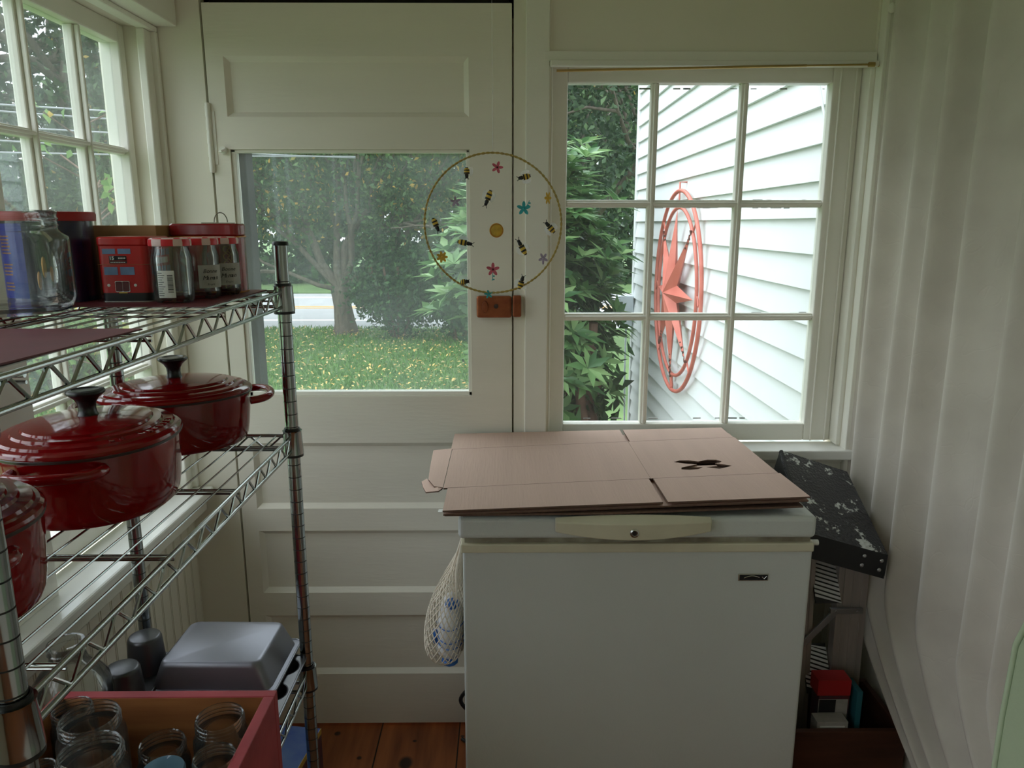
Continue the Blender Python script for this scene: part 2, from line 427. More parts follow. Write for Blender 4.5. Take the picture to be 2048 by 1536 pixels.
# ------------------------------------------------------------------ mesh helpers
class MB:
    def __init__(s):
        s.bm = bmesh.new()
    def v(s, p):
        return s.bm.verts.new(p)
    def face(s, pts):
        return s.bm.faces.new([s.v(p) for p in pts])
    def box(s, a, b, mtx=None):
        (x0, y0, z0), (x1, y1, z1) = a, b
        x0, x1 = min(x0, x1), max(x0, x1)
        y0, y1 = min(y0, y1), max(y0, y1)
        z0, z1 = min(z0, z1), max(z0, z1)
        ps = [Vector(p) for p in [(x0, y0, z0), (x1, y0, z0), (x1, y1, z0), (x0, y1, z0), (x0, y0, z1), (x1, y0, z1), (x1, y1, z1), (x0, y1, z1)]]
        if mtx:
            ps = [mtx @ p for p in ps]
        vs = [s.v(p) for p in ps]
        for f in [(0, 3, 2, 1), (4, 5, 6, 7), (0, 1, 5, 4), (1, 2, 6, 5), (2, 3, 7, 6), (3, 0, 4, 7)]:
            s.bm.faces.new([vs[i] for i in f])
        return s
    def tube(s, pts, r, n=8, closed=False, rs=None):
        pts = [Vector(p) for p in pts]
        N = len(pts)
        rings = []
        up = None
        for i, p in enumerate(pts):
            if closed:
                t = pts[(i + 1) % N] - pts[i - 1]
            else:
                t = pts[min(i + 1, N - 1)] - pts[max(i - 1, 0)]
            if t.length < 1e-9:
                t = Vector((0, 0, 1))
            t.normalize()
            if up is None:
                up = Vector((0, 0, 1)) if abs(t.z) < 0.9 else Vector((1, 0, 0))
            a = t.cross(up)
            if a.length < 1e-6:
                a = t.cross(Vector((0, 1, 0)))
            a.normalize()
            b = a.cross(t).normalized()
            up = b
            rr = rs[i] if rs else r
            rings.append([s.v(p + a * math.cos(2 * PI * k / n) * rr + b * math.sin(2 * PI * k / n) * rr) for k in range(n)])
        m = N if closed else N - 1
        for i in range(m):
            A, B = rings[i], rings[(i + 1) % N]
            off = 0
            if closed and i == N - 1:
                best = 1e9
                for o in range(n):
                    d = (A[0].co - B[o].co).length
                    if d < best:
                        best, off = d, o
            for k in range(n):
                s.bm.faces.new([A[k], A[(k + 1) % n], B[(k + 1 + off) % n], B[(k + off) % n]])
        if not closed:
            s.bm.faces.new(rings[0][::-1])
            s.bm.faces.new(rings[-1])
        return s
    def lathe(s, prof, n=48, c=(0, 0, 0), sx=1, sy=1, rot=0, close=False, expo=2.0):
        # prof: list of (r, z)
        rings = []
        cr, sr = math.cos(rot), math.sin(rot)
        for r, z in prof:
            ring = []
            if r < 1e-6:
                ring = [s.v((c[0], c[1], c[2] + z))] * n
            else:
                for k in range(n):
                    a = 2 * PI * k / n
                    ca, sa = math.cos(a), math.sin(a)
                    if expo != 2.0:
                        q = (abs(ca) ** expo + abs(sa) ** expo) ** (-1 / expo)
                        ca, sa = ca * q, sa * q
                    x, y = r * sx * ca, r * sy * sa
                    ring.append(s.v((c[0] + x * cr - y * sr, c[1] + x * sr + y * cr, c[2] + z)))
            rings.append(ring)
        m = len(rings) if close else len(rings) - 1
        for i in range(m):
            A, B = rings[i], rings[(i + 1) % len(rings)]
            for k in range(n):
                q = []
                for v in (A[k], A[(k + 1) % n], B[(k + 1) % n], B[k]):
                    if v not in q:
                        q.append(v)
                if len(q) > 2:
                    try:
                        s.bm.faces.new(q)
                    except ValueError:
                        pass
        return s
    def prism(s, poly, axis, a, b):
        # poly in the two remaining axes, extruded along axis from a to b
        def P(u, w, t):
            return {'x': (t, u, w), 'y': (u, t, w), 'z': (u, w, t)}[axis]
        A = [s.v(P(u, w, a)) for u, w in poly]
        B = [s.v(P(u, w, b)) for u, w in poly]
        n = len(poly)
        s.bm.faces.new(A)
        s.bm.faces.new(B[::-1])
        for k in range(n):
            s.bm.faces.new([A[k], B[k], B[(k + 1) % n], A[(k + 1) % n]])
        return s
    def sphere(s, c, r, sc=(1, 1, 1), n=12, mtx=None):
        m = Matrix.Translation(c)
        if mtx:
            m = m @ mtx
        m = m @ Matrix.Diagonal((r * sc[0], r * sc[1], r * sc[2], 1))
        bmesh.ops.create_uvsphere(s.bm, u_segments=n, v_segments=max(6, n // 2 + 2), radius=1, matrix=m)
        return s
    def build(s, name, m, parent=None, smooth=None, bevel=0, seg=2, loc=None, recalc=True):
        if recalc:
            bmesh.ops.recalc_face_normals(s.bm, faces=s.bm.faces)
        me = bpy.data.meshes.new(name)
        s.bm.to_mesh(me)
        s.bm.free()
        if isinstance(m, (list, tuple)):
            for q in m:
                me.materials.append(M[q])
        else:
            me.materials.append(M[m])
        o = bpy.data.objects.new(name, me)
        C.objects.link(o)
        if parent:
            o.parent = parent
        if loc:
            o.location = loc
        if smooth is not None:
            for p in me.polygons:
                p.use_smooth = True
            try:
                me.set_sharp_from_angle(angle=R(smooth))
            except Exception:
                pass
        if bevel:
            b = o.modifiers.new('bevel', 'BEVEL')
            b.width = bevel
            b.segments = seg
            b.limit_method = 'ANGLE'
            b.angle_limit = R(40)
        return o

def thing(name, label, cat, loc=(0, 0, 0), rz=0, group=None):
    o = bpy.data.objects.new(name, None)
    C.objects.link(o)
    o.location = loc
    o.rotation_euler = (0, 0, rz)
    o.empty_display_size = 0.05
    o['label'] = label
    o['category'] = cat
    if group:
        o['group'] = group
    return o

def tag(o, label, cat, group=None, kind=None):
    o['label'] = label
    o['category'] = cat
    if group:
        o['group'] = group
    if kind:
        o['kind'] = kind
    return o

def struct(o, label=None, cat=None):
    o['kind'] = 'structure'
    if label:
        o['label'] = label
    if cat:
        o['category'] = cat
    return o

def dup(root, loc, rz, label):
    r = root.copy()
    C.objects.link(r)
    r.location = loc
    r.rotation_euler = (0, 0, rz)
    r['label'] = label
    for ch in list(root.children):
        c = ch.copy()
        C.objects.link(c)
        c.parent = r
        for g in ch.children:
            d = g.copy()
            C.objects.link(d)
            d.parent = c
    return r

def text_bm(mb, txt, size, mtx, depth=0.0004, shear=0.0, bold=0.0):
    cu = bpy.data.curves.new('txt', 'FONT')
    cu.body = txt
    cu.size = size
    cu.extrude = depth
    cu.shear = shear
    cu.offset = bold
    cu.resolution_u = 3
    ob = bpy.data.objects.new('txt', cu)
    C.objects.link(ob)
    dg = bpy.context.evaluated_depsgraph_get()
    me = bpy.data.meshes.new_from_object(ob.evaluated_get(dg))
    me.transform(mtx)
    mb.bm.from_mesh(me)
    bpy.data.objects.remove(ob)
    bpy.data.meshes.remove(me)
    bpy.data.curves.remove(cu)
    return mb

RX90 = Matrix.Rotation(PI / 2, 4, 'X')
def T(*p):
    return Matrix.Translation(p)
def RZ(a):
    return Matrix.Rotation(a, 4, 'Z')

# ================================================================== THE SETTING
# floor
struct(MB().box((-0.99, -1.8, -0.12), (1.09, 2.10, 0.0)).build('floor', 'floor'), 'reddish brown pine floorboards with dark knots', 'floor')
struct(MB().box((-0.99, -1.8, 2.30), (1.09, 2.10, 2.40)).build('ceiling', 'ceiling'), 'cream painted porch ceiling', 'ceiling')

# back wall around the door and the window
DX0, DX1, DZ1 = -0.756, 0.022, 2.048
WX0, WX1, WZ0, WZ1 = 0.117, 0.935, 0.865, 1.890
b = MB()
b.box((-0.99, 2.0, 0), (DX0, 2.10, 2.3))
b.box((DX0, 2.0, DZ1), (DX1, 2.10, 2.3))
b.box((DX1, 2.0, 0), (WX0, 2.10, 2.3))
b.box((WX0, 2.0, 0), (WX1, 2.10, WZ0))
b.box((WX0, 2.012, WZ1), (WX1, 2.10, 2.3))
b.box((WX1, 2.0, 0), (1.09, 2.10, 2.3))
b.box((DX0 - 0.0, 2.037, 0), (DX0 + 0.012, 2.10, DZ1))
b.box((DX1 - 0.012, 2.037, 0), (DX1, 2.10, DZ1))
struct(b.build('wall_back', 'wall'), 'cream painted back wall holding the door and the small-paned window', 'wall')
# casing strips
struct(MB().box((WX0 - 0.02, 1.992, WZ1), (WX1, 2.004, WZ1 + 0.024)).box((WX0 - 0.004, 1.978, WZ1 - 0.014), (WX1, 2.0, WZ1 - 0.0)).build('trim_1', 'trim', bevel=0.003), 'cream head casing across the top of the back window', 'trim')
struct(MB().box((0.052, 1.9925, 0), (0.112, 2.0, 2.3)).build('trim_2', 'trim', bevel=0.002), 'narrow cream casing board between door and back window', 'trim')
b = MB()
b.box((0.937, 1.965, 0.0), (0.957, 2.0, 2.3)).box((0.957, 1.982, 0), (0.968, 2.0, 2.3))
struct(b.build('trim_3', 'trim', bevel=0.002), 'cream stepped casing at the right side of the back window', 'trim')

# left wall
b = MB()
LX = -0.895
def lwall(y0, y1, z0, z1, xin=LX):
    b.box((-1.0, y0, z0), (xin, y1, z1))
lwall(-1.8, 2.0, 0, 0.74)
lwall(-1.8, 2.0, 1.965, 2.3)
lwall(1.975, 2.0, 0.74, 1.965)
lwall(1.16, 1.37, 0.74, 1.965)
lwall(0.10, 0.36, 0.74, 1.965)
lwall(-1.8, -1.55, 0.74, 1.965)
struct(b.build('wall_left', 'wall'), 'cream left wall with two window openings', 'wall')
# beadboard below the sill
b = MB()
y = 0.3
while y < 1.985:
    b.box((LX, y, 0), (LX + 0.009, y + 0.036, 0.705))
    b.tube([(LX + 0.007, y + 0.040, 0.0), (LX + 0.007, y + 0.040, 0.705)], 0.003, 6)
    y += 0.046
struct(b.build('trim_4', 'wall'), 'vertical cream beadboard under the left window sill', 'trim')
# sill, apron, header ledge
struct(MB().box((-0.95, 0.30, 0.745), (-0.822, 1.998, 0.770)).build('trim_5', 'sill', bevel=0.005), 'deep white sill running under the left windows', 'sill')
struct(MB().box((LX, 0.30, 0.70), (-0.845, 1.998, 0.745)).build('trim_6', 'trim', bevel=0.004), 'cream apron moulding below the left sill', 'trim')
struct(MB().box((LX, -1.7, 1.968), (-0.812, 1.998, 2.10)).box((LX, -1.7, 1.955), (-0.862, 1.998, 1.968)).build('trim_7', 'trim', bevel=0.004), 'cream header ledge above the left windows', 'trim')
struct(MB().box((LX, 1.950, 0.77), (-0.875, 1.999, 1.955)).box((LX, 1.985, 0.77), (-0.862, 1.999, 1.955)).build('trim_8', 'trim', bevel=0.003), 'cream corner casing beside the left window', 'trim')
struct(MB().box((LX, 1.16, 0.77), (LX + 0.006, 1.37, 1.955)).build('trim_9', 'trim', bevel=0.002), 'flat cream post between the two left windows', 'trim')

def left_window(name, y0, y1, cols, label):
    t = thing(name, label, 'window')
    t['kind'] = 'structure'
    x0, x1 = -0.975, -0.935
    g0, g1 = y0 + 0.035, y1 - 0.045
    zt, zb = 1.92, 0.85
    b = MB()
    b.box((x0, y0, 0.77), (x1, g0, 1.965)).box((x0, g1, 0.77), (x1, y1, 1.965))
    b.box((x0, g0, zt), (x1, g1, 1.965)).box((x0 - 0.0, g0, 0.77), (x1 - 0.008, g1, zb))
    b.box((x1, g0 - 0.012, zb - 0.02), (x1 + 0.006, g1 + 0.012, zb))
    b.build('window_frame', 'trim', t, bevel=0.004)
    zs = [1.668, 1.395, 1.123]
    b = MB()
    for z in zs:
        b.box((-0.968, g0, z - 0.008), (-0.942, g1, z + 0.008))
        b.box((-0.942, g0, z - 0.004), (-0.934, g1, z + 0.004))
    b.build('horizontal_muntins', 'trim', t, bevel=0.003)
    b = MB()
    for k in range(1, cols):
        yy = g0 + (g1 - g0) * k / cols
        b.box((-0.966, yy - 0.009, zb), (-0.944, yy + 0.009, zt))
        b.box((-0.944, yy - 0.004, zb), (-0.932, yy + 0.004, zt))
    b.build('vertical_muntins', 'trim', t, bevel=0.003)
    MB().box((-0.957, g0, zb), (-0.954, g1, zt)).build('glass', 'leftglass', t)
    return t
# columns: glass edge 1.93, bars at 1.77, 1.565
t = thing('window_1', 'small-paned left window nearest the back corner, behind the wire shelf', 'window')
t['kind'] = 'structure'
x0, x1 = -0.985, -0.935
g0, g1, zt, zb = 1.395, 1.945, 1.92, 0.85
b = MB()
b.box((x0, 1.37, 0.77), (x1, g0, 1.965)).box((x0, g1, 0.77), (x1, 1.975, 1.965))
b.box((x0, g0, zt), (x1, g1, 1.965)).box((x0, g0, 0.77), (-0.946, g1, zb))
b.build('window_frame', 'trim', t, bevel=0.004)
b = MB()
for z in (1.668, 1.395, 1.123):
    b.box((-0.972, g0, z - 0.009), (-0.946, g1, z + 0.009))
    b.box((-0.946, g0, z - 0.004), (-0.938, g1, z + 0.004))
b.build('horizontal_muntins', 'trim', t, bevel=0.003)
b = MB()
for yy in (1.775, 1.575):
    b.box((-0.970, yy - 0.010, zb), (-0.948, yy + 0.010, zt))
    b.box((-0.948, yy - 0.004, zb), (-0.936, yy + 0.004, zt))
b.build('vertical_muntins', 'trim', t, bevel=0.003)
MB().box((-0.960, g0, zb), (-0.957, g1, zt)).build('glass', 'leftglass', t)
left_window('window_3', 0.36, 1.16, 4, 'small-paned left window nearer the camera, mostly outside the photo')
left_window('added_light_window', -1.55, 0.10, 8, 'unseen wide small-paned left window added behind the camera to brighten the room')  # unseen window, added to bring more daylight into the room
# right wall and front wall (behind the camera)
struct(MB().box((0.985, -1.8, 0), (1.09, 2.0, 2.3)).build('wall_right', 'wall'), 'cream right wall hidden behind the curtain', 'wall')
struct(MB().box((-0.99, -1.9, 0), (1.09, -1.8, 2.3)).build('wall_front', 'wall'), 'cream wall behind the camera', 'wall')
# outside cladding skirt of the porch below the floor
struct(MB().box((-0.99, -1.8, -0.6), (1.09, 2.09, -0.12)).build('trim_10', 'siding'), 'white skirt below the porch floor', 'trim')
# eave outside the left window
struct(MB().box((-1.14, -1.9, 2.22), (-1.0, 2.30, 2.25)).box((-1.16, -1.9, 2.20), (-1.14, 2.30, 2.30)).build('trim_11', 'siding'), 'pale eave board outside the left window', 'trim')

# ------------------------------------------------------------------ back window
t = thing('window_2', 'nine-pane white wooden window in the back wall looking onto clapboards', 'window')
t['kind'] = 'structure'
gx = [0.163, 0.391, 0.625, 0.850]
gz = [0.935, 1.239, 1.544, 1.848]
b = MB()
b.box((0.118, 2.045, 0.885), (gx[0], 2.085, 1.889)).box((gx[3], 2.045, 0.885), (0.925, 2.085, 1.889))
b.box((gx[0], 2.045, gz[3]), (gx[3], 2.085, 1.889)).box((gx[0], 2.045, 0.885), (gx[3], 2.085, gz[0]))
b.build('sash', 'trim', t, bevel=0.004)
b = MB()
for x in (0.855, 0.895):
    b.box((x + 0.012, 2.038, 0.885), (x + 0.016, 2.046, 1.885))
b.box((0.925, 2.0, 0.885), (0.937, 2.09, 1.889)).box((0.117, 2.0, 0.885), (0.121, 2.045, 1.889))
b.build('jamb', 'trim', t, bevel=0.002)
b = MB()
for x in gx[1:3]:
    b.box((x - 0.010, 2.050, gz[0]), (x + 0.010, 2.078, gz[3]))
    b.box((x - 0.004, 2.043, gz[0]), (x + 0.004, 2.050, gz[3]))
b.build('vertical_muntins', 'trim', t, bevel=0.003)
b = MB()
for z in gz[1:3]:
    b.box((gx[0], 2.052, z - 0.010), (gx[3], 2.077, z + 0.010))
    b.box((gx[0], 2.045, z - 0.004), (gx[3], 2.052, z + 0.004))
b.build('horizontal_muntins', 'trim', t, bevel=0.003)
MB().box((gx[0], 2.066, gz[0]), (gx[3], 2.069, gz[3])).build('glass', 'glass', t)
# flaking putty along the pane edges
b = MB()
rr = random.Random(3)
for i in range(3):
    for j in range(3):
        xa, xb_, za, zb_ = gx[i] + 0.010, gx[i + 1] - 0.010, gz[j] + 0.010, gz[j + 1] - 0.010
        for k in range(7):
            x = xa + (xb_ - xa) * rr.random()
            w = 0.01 + 0.02 * rr.random()
            h = 0.0006 + 0.0018 * rr.random()
            z = zb_ if rr.random() < 0.6 else za
            b.box((x, 2.070, z - h), (min(x + w, xb_), 2.072, z + h * 0.7))
b.build('flaking_putty', 'grey', t)
struct(MB().box((0.09, 1.952, 0.855), (0.968, 2.046, 0.882)).build('trim_12', 'sill', bevel=0.003), 'white stool below the back window', 'sill')
struct(MB().box((0.10, 1.985, 0.80), (0.945, 2.0, 0.855)).box((0.10, 1.978, 0.84), (0.955, 2.0, 0.855)).build('trim_13', 'trim', bevel=0.003), 'cream apron under the back window', 'trim')

# ------------------------------------------------------------------ door
t = thing('door_1', 'cream panelled door with large glass pane in the back wall', 'door')
t['kind'] = 'structure'
x0, x1 = -0.750, 0.017
cx0, cx1 = -0.706, -0.092
holes = [(1.757, 1.902), (1.028, 1.678), (0.700, 0.894), (0.440, 0.633), (0.176, 0.368)]
zb = [0.010] + [z for h in reversed(holes) for z in h] + [2.025]
b = MB()
b.box((x0, 2.0, 0.010), (cx0, 2.036, 2.025))
b.box((cx1, 2.0, 0.010), (x1, 2.036, 2.025))
for k in range(0, len(zb), 2):
    b.box((cx0, 2.0, zb[k]), (cx1, 2.036, zb[k + 1]))
b.build('door_frame', 'door', t)
for k, (za, zc) in enumerate(holes):
    if k == 1:
        continue
    b = MB()
    d, w = 0.013, 0.013
    o = [(cx0, 2.0, za), (cx1, 2.0, za), (cx1, 2.0, zc), (cx0, 2.0, zc)]
    i = [(cx0 + w, 2.0 + d, za + w), (cx1 - w, 2.0 + d, za + w), (cx1 - w, 2.0 + d, zc - w), (cx0 + w, 2.0 + d, zc - w)]
    b.face(i)
    for q in range(4):
        b.face([o[q], o[(q + 1) % 4], i[(q + 1) % 4], i[q]])
    b.face([(p[0], 2.03, p[2]) for p in o][::-1])
    b.build('door_panel', 'door', t, recalc=False)
b = MB()
za, zc = holes[1]
b.box((cx0, 2.006, za), (cx0 + 0.012, 2.030, zc)).box((cx1 - 0.010, 2.006, za), (cx1, 2.030, zc))
b.box((cx0, 2.006, za), (cx1, 2.030, za + 0.012)).box((cx0, 2.006, zc - 0.008), (cx1, 2.030, zc))
b.build('glazing_bead', 'trim', t, bevel=0.002)
MB().box((cx0, 2.018, za), (cx1, 2.021, zc)).build('glass', 'hazeglass', t)
b = MB()
b.tube([(-0.753, 1.996, 1.62), (-0.753, 1.996, 1.79)], 0.006, 10)
for k in range(5):
    b.tube([(-0.753, 1.996, 1.625 + 0.033 * k), (-0.753, 1.996, 1.650 + 0.033 * k)], 0.0072, 10)
b.box((-0.748, 1.998, 1.64), (-0.738, 2.001, 1.77))
b.build('hinge', 'trim', t, smooth=40)
b = MB()
b.tube([(-0.722, 2.0, 1.675), (-0.722, 1.992, 1.675)], 0.010, 12)
b.tube([(-0.730, 1.992, 1.672), (-0.722, 1.985, 1.672), (-0.714, 1.992, 1.678)], 0.003, 8)
b.build('hook_eye', 'trim', t, smooth=40)
# rim lock
lk = MB().box((-0.077, 1.978, 1.246), (0.016, 2.0, 1.304)).build('rim_lock', 'copper', t, bevel=0.006, seg=3)
MB().lathe([(0, 0.012), (0.010, 0.011), (0.012, 0.004), (0.011, 0)], 24, sx=0.72, sy=1.35).build('thumb_turn', 'copper', lk, smooth=50)
o = lk.children[0]
o.matrix_basis = T(-0.054, 1.979, 1.276) @ RX90
bb = MB().lathe([(0, 0.002), (0.006, 0.002), (0.006, 0)], 20).build('button', 'rim', lk)
bb.matrix_basis = T(-0.025, 1.9785, 1.277) @ RX90
# latch keeper on the casing
tag(MB().box((0.019, 1.978, 1.248), (0.042, 1.9995, 1.305)).build('latch_keeper', 'copper', bevel=0.004), 'small copper latch keeper on the casing right of the door lock', 'latch')
# door stop; its dark colour paints the shadow in the gap
struct(MB().box((DX0, 2.037, 2.0), (DX1, 2.06, DZ1)).build('trim_14', 'gapshade'), 'door stop coloured dark as the shade in the gap above the door', 'trim')

# small curtain rod across the back window
t = thing('window_rod', 'thin brass rod across the top of the back window', 'rod')
MB().tube([(0.128, 1.972, 1.863), (0.75, 1.972, 1.876)], 0.0032, 10).build('outer_tube', 'brass', t, smooth=40)
MB().tube([(0.745, 1.972, 1.876), (0.912, 1.972, 1.879)], 0.0024, 10).build('inner_tube', 'brass', t, smooth=40)
b = MB().tube([(0.905, 1.972, 1.879), (0.920, 1.972, 1.879)], 0.0058, 12).tube([(0.916, 1.972, 1.879), (0.916, 1.985, 1.879), (0.937, 1.985, 1.879)], 0.003, 8)
b.build('end_cap', 'brass', t, smooth=40)

# ================================================================== OUTDOORS
GZ = -0.42
def leaves_mesh(name, pos, nrm, size, asp, m, parent, up=None, fold=0.15, rs=None):
    """pos (N,3) centres, nrm (N,3) long-axis directions; each leaf is a folded pointed blade of four triangles"""
    N = len(pos)
    rs = rs or np.random.default_rng(1)
    d = nrm / (np.linalg.norm(nrm, axis=1, keepdims=True) + 1e-9)
    if up is None:
        up = rs.normal(size=(N, 3))
    s = np.cross(d, up)
    s /= (np.linalg.norm(s, axis=1, keepdims=True) + 1e-9)
    n = np.cross(s, d)
    L = size[:, None]
    W = L * asp * 0.5
    p0 = pos - d * L * 0.5
    p3 = pos + d * L * 0.5 - n * L * fold
    a = pos + s * W + n * W * 0.35 - d * L * 0.05
    c = pos - s * W + n * W * 0.35 - d * L * 0.05
    m0 = pos + d * L * 0.0
    V = np.stack([p0, a, p3, c, m0], 1).reshape(-1, 3).astype(np.float32)
    base = (np.arange(N) * 5)[:, None]
    tri = np.array([[0, 1, 4], [1, 2, 4], [2, 3, 4], [3, 0, 4]]).reshape(1, -1)
    F = (base + tri).reshape(-1).astype(np.int32)
    me = bpy.data.meshes.new(name)
    me.vertices.add(len(V))
    me.vertices.foreach_set('co', V.ravel())
    me.loops.add(len(F))
    me.loops.foreach_set('vertex_index', F)
    nf = len(F) // 3
    me.polygons.add(nf)
    me.polygons.foreach_set('loop_start', np.arange(nf, dtype=np.int32) * 3)
    me.polygons.foreach_set('loop_total', np.full(nf, 3, dtype=np.int32))
    me.update(calc_edges=True)
    me.materials.append(M[m])
    o = bpy.data.objects.new(name, me)
    C.objects.link(o)
    if parent:
        o.parent = parent
    return o

def cloud(rs, n, centre, rad, nclus, crad, shell=0.35, flat=1.0):
    """leaf positions gathered in clusters through an ellipsoid"""
    u = rs.normal(size=(nclus, 3))
    u /= np.linalg.norm(u, axis=1, keepdims=True)
    r = (shell + (1 - shell) * rs.random(nclus)) ** 0.6
    cc = u * r[:, None] * np.array(rad)
    k = rs.integers(0, nclus, n)
    p = cc[k] + rs.normal(size=(n, 3)) * crad * np.array([1, 1, flat])
    return p + np.array(centre)

def branchy(b, rs, p, d, r, depth, ln, spread=0.5, tips=None):
    q = p + d * ln
    mid = (p + q) / 2 + Vector(rs.normal(size=3) * ln * 0.06)
    b.tube([p, mid, q], r, 7, rs=[r, r * 0.85, r * 0.7])
    if tips is not None:
        tips.append(q)
    if depth == 0:
        return
    for k in range(3 if depth > 1 else 2):
        nd = (d + Vector(rs.normal(size=3)) * spread).normalized()
        nd.z = max(nd.z, -0.05)
        branchy(b, rs, q, nd.normalized(), r * 0.62, depth - 1, ln * 0.78, spread, tips)

def tree(name, label, cat, x, y, h, trunk_r, crown_r, crown_z, n, size, m, seed, group=None, th=None, bark='bark', asp=0.55, nclus=90, crad=0.45, depth=3, shell=0.3):
    rs = np.random.default_rng(seed)
    t = thing(name, label, cat, (x, y, GZ), 0, group)
    b = MB()
    th = th or h * 0.35
    b.tube([(0, 0, -0.1), (0.02, 0, th * 0.5), (0, 0.02, th)], trunk_r, 12, rs=[trunk_r * 1.25, trunk_r, trunk_r * 0.9])
    for k in range(5):
        a = 2 * PI * k / 5 + rs.random()
        branchy(b, rs, Vector((0, 0, th * 0.93)), Vector((math.cos(a) * 0.75, math.sin(a) * 0.75, 0.8)).normalized(), trunk_r * 0.5, depth, (h - th) * 0.3)
    b.build('trunk', bark, t, smooth=60)
    pos = cloud(rs, n, (0, 0, crown_z), crown_r, nclus, crad, shell)
    pos = pos[pos[:, 2] > 0.25]
    k = len(pos)
    leaves_mesh('foliage', pos, rs.normal(size=(k, 3)) + np.array([0, 0, -0.4]), size * (0.6 + 0.8 * rs.random(k)), asp, m, t, rs=rs)
    return t

# lawn, road, far verge
struct(MB().box((-60, 2.10, -0.8), (30, 13.9, GZ)).box((-60, -25, -0.8), (-1.0, 2.10, GZ)).box((1.1, -25, -0.8), (30, 2.10, GZ)).build('ground', 'lawn'), 'green front lawn running from the porch to the road', 'lawn')
struct(MB().box((-60, 21.2, -0.8), (40, 80, GZ + 0.02)).build('far_verge', 'lawn'), 'grassy verge on the far side of the road', 'lawn')
struct(MB().box((-60, 13.9, -0.8), (40, 21.2, GZ - 0.01)).build('road', 'asphalt'), 'grey asphalt road crossing beyond the lawn', 'road')
b = MB().box((-60, 15.1, GZ - 0.012), (40, 15.3, GZ - 0.004)).box((-60, 20.0, GZ - 0.012), (40, 20.18, GZ - 0.004))
tag(b.build('edge_line', 'roadwhite'), 'white edge lines painted along the asphalt road', 'road marking')
b = MB().box((-60, 17.40, GZ - 0.012), (40, 17.54, GZ - 0.004)).box((-60, 17.72, GZ - 0.012), (40, 17.86, GZ - 0.004))
tag(b.build('centre_line', 'roadyellow'), 'yellow double line painted down the middle of the road', 'road marking')
struct(MB().box((-0.75, 3.3, -0.6), (1.0, 7.2, GZ + 0.015)).build('flower_bed', 'earth'), 'dark mulch bed beside the house wall', 'flower bed')

# grass blades on the lawn nearest to view
rs = np.random.default_rng(11)
n = 42000
yy = 5.0 + 9.0 * rs.random(n)
xx = yy * (-0.72 + 0.78 * rs.random(n))
pos = np.stack([xx, yy, np.full(n, GZ + 0.02)], 1)
dirs = np.stack([rs.normal(size=n) * 0.5, rs.normal(size=n) * 0.5, np.ones(n)], 1)
g = leaves_mesh('grass_blades', pos, dirs, 0.07 + 0.06 * rs.random(n), 0.16, 'leaflight', None, rs=rs)
M['grass'] = leaf_mat('grass_blade_green', [(0.0, (0.06, 0.16, 0.03)), (0.6, (0.12, 0.27, 0.05)), (1.0, (0.20, 0.36, 0.09))])
g.data.materials[0] = M['grass']
tag(g, 'short green grass blades covering the lawn', 'grass', kind='stuff')
n = 5600
yy = 5.0 + 8.6 * rs.random(n)
xx = yy * (-0.85 + 0.85 * rs.random(n))
pos = np.stack([xx, yy, GZ + 0.075 + 0.02 * rs.random(n)], 1)
dirs = np.stack([rs.normal(size=n), rs.normal(size=n), rs.normal(size=n) * 0.25], 1)
up = np.tile(np.array([[0.0, 0, 1]]), (n, 1)) + rs.normal(size=(n, 3)) * 0.25
g = leaves_mesh('fallen_leaves', pos, dirs, 0.028 + 0.045 * rs.random(n), 0.42, 'fallen', None, up=up, rs=rs)
tag(g, 'yellow and tan fallen leaves scattered over the lawn', 'leaves', kind='stuff')

# the big tree on the lawn by the road
t = thing('lawn_tree', 'forked lawn tree with scattered yellow leaves seen through the door glass', 'tree', (-2.86, 13.2, GZ))
rs = np.random.default_rng(5)
b = MB()
b.tube([(0.02, 0, -0.1), (0.01, 0, 0.2), (-0.02, 0, 0.5), (-0.04, 0, 0.85)], 0.16, 14, rs=[0.27, 0.185, 0.155, 0.18])
tips = []
for a, tz, r, ln in [(150, 1.6, 0.085, 1.3), (60, 2.0, 0.09, 1.4), (100, 3.5, 0.08, 1.3), (-60, 1.8, 0.07, 1.3), (20, 1.3, 0.07, 1.3), (185, 1.1, 0.06, 1.2), (200, 0.35, 0.045, 1.1), (-5, 0.75, 0.06, 1.5), (0, 1.1, 0.06, 1.2)]:
    d = Vector((math.cos(R(a)), math.sin(R(a)) * 0.6, tz)).normalized()
    branchy(b, rs, Vector((-0.04, 0, 0.78)), d, r, 3, ln * 0.85, 0.38, tips)
b.build('trunk', 'bark', t, smooth=60)
n = 42000
pos = cloud(rs, n, (0.0, 0, 4.7), (4.6, 2.6, 2.9), 420, 0.34, 0.1)
low = cloud(rs, 14000, (-1.6, 0.2, 2.9), (3.2, 2.0, 1.2), 150, 0.24, 0.1)
low2 = cloud(rs, 5000, (1.7, 0.0, 2.4), (1.6, 1.4, 0.8), 60, 0.2, 0.1)
pos = np.concatenate([pos, low, low2])
pos = pos[pos[:, 2] > 1.45]
k = len(pos)
leaves_mesh('foliage', pos, rs.normal(size=(k, 3)) + np.array([0, 0, -0.5]), 0.065 + 0.055 * rs.random(k), 0.5, 'leafmaple', t, rs=rs)

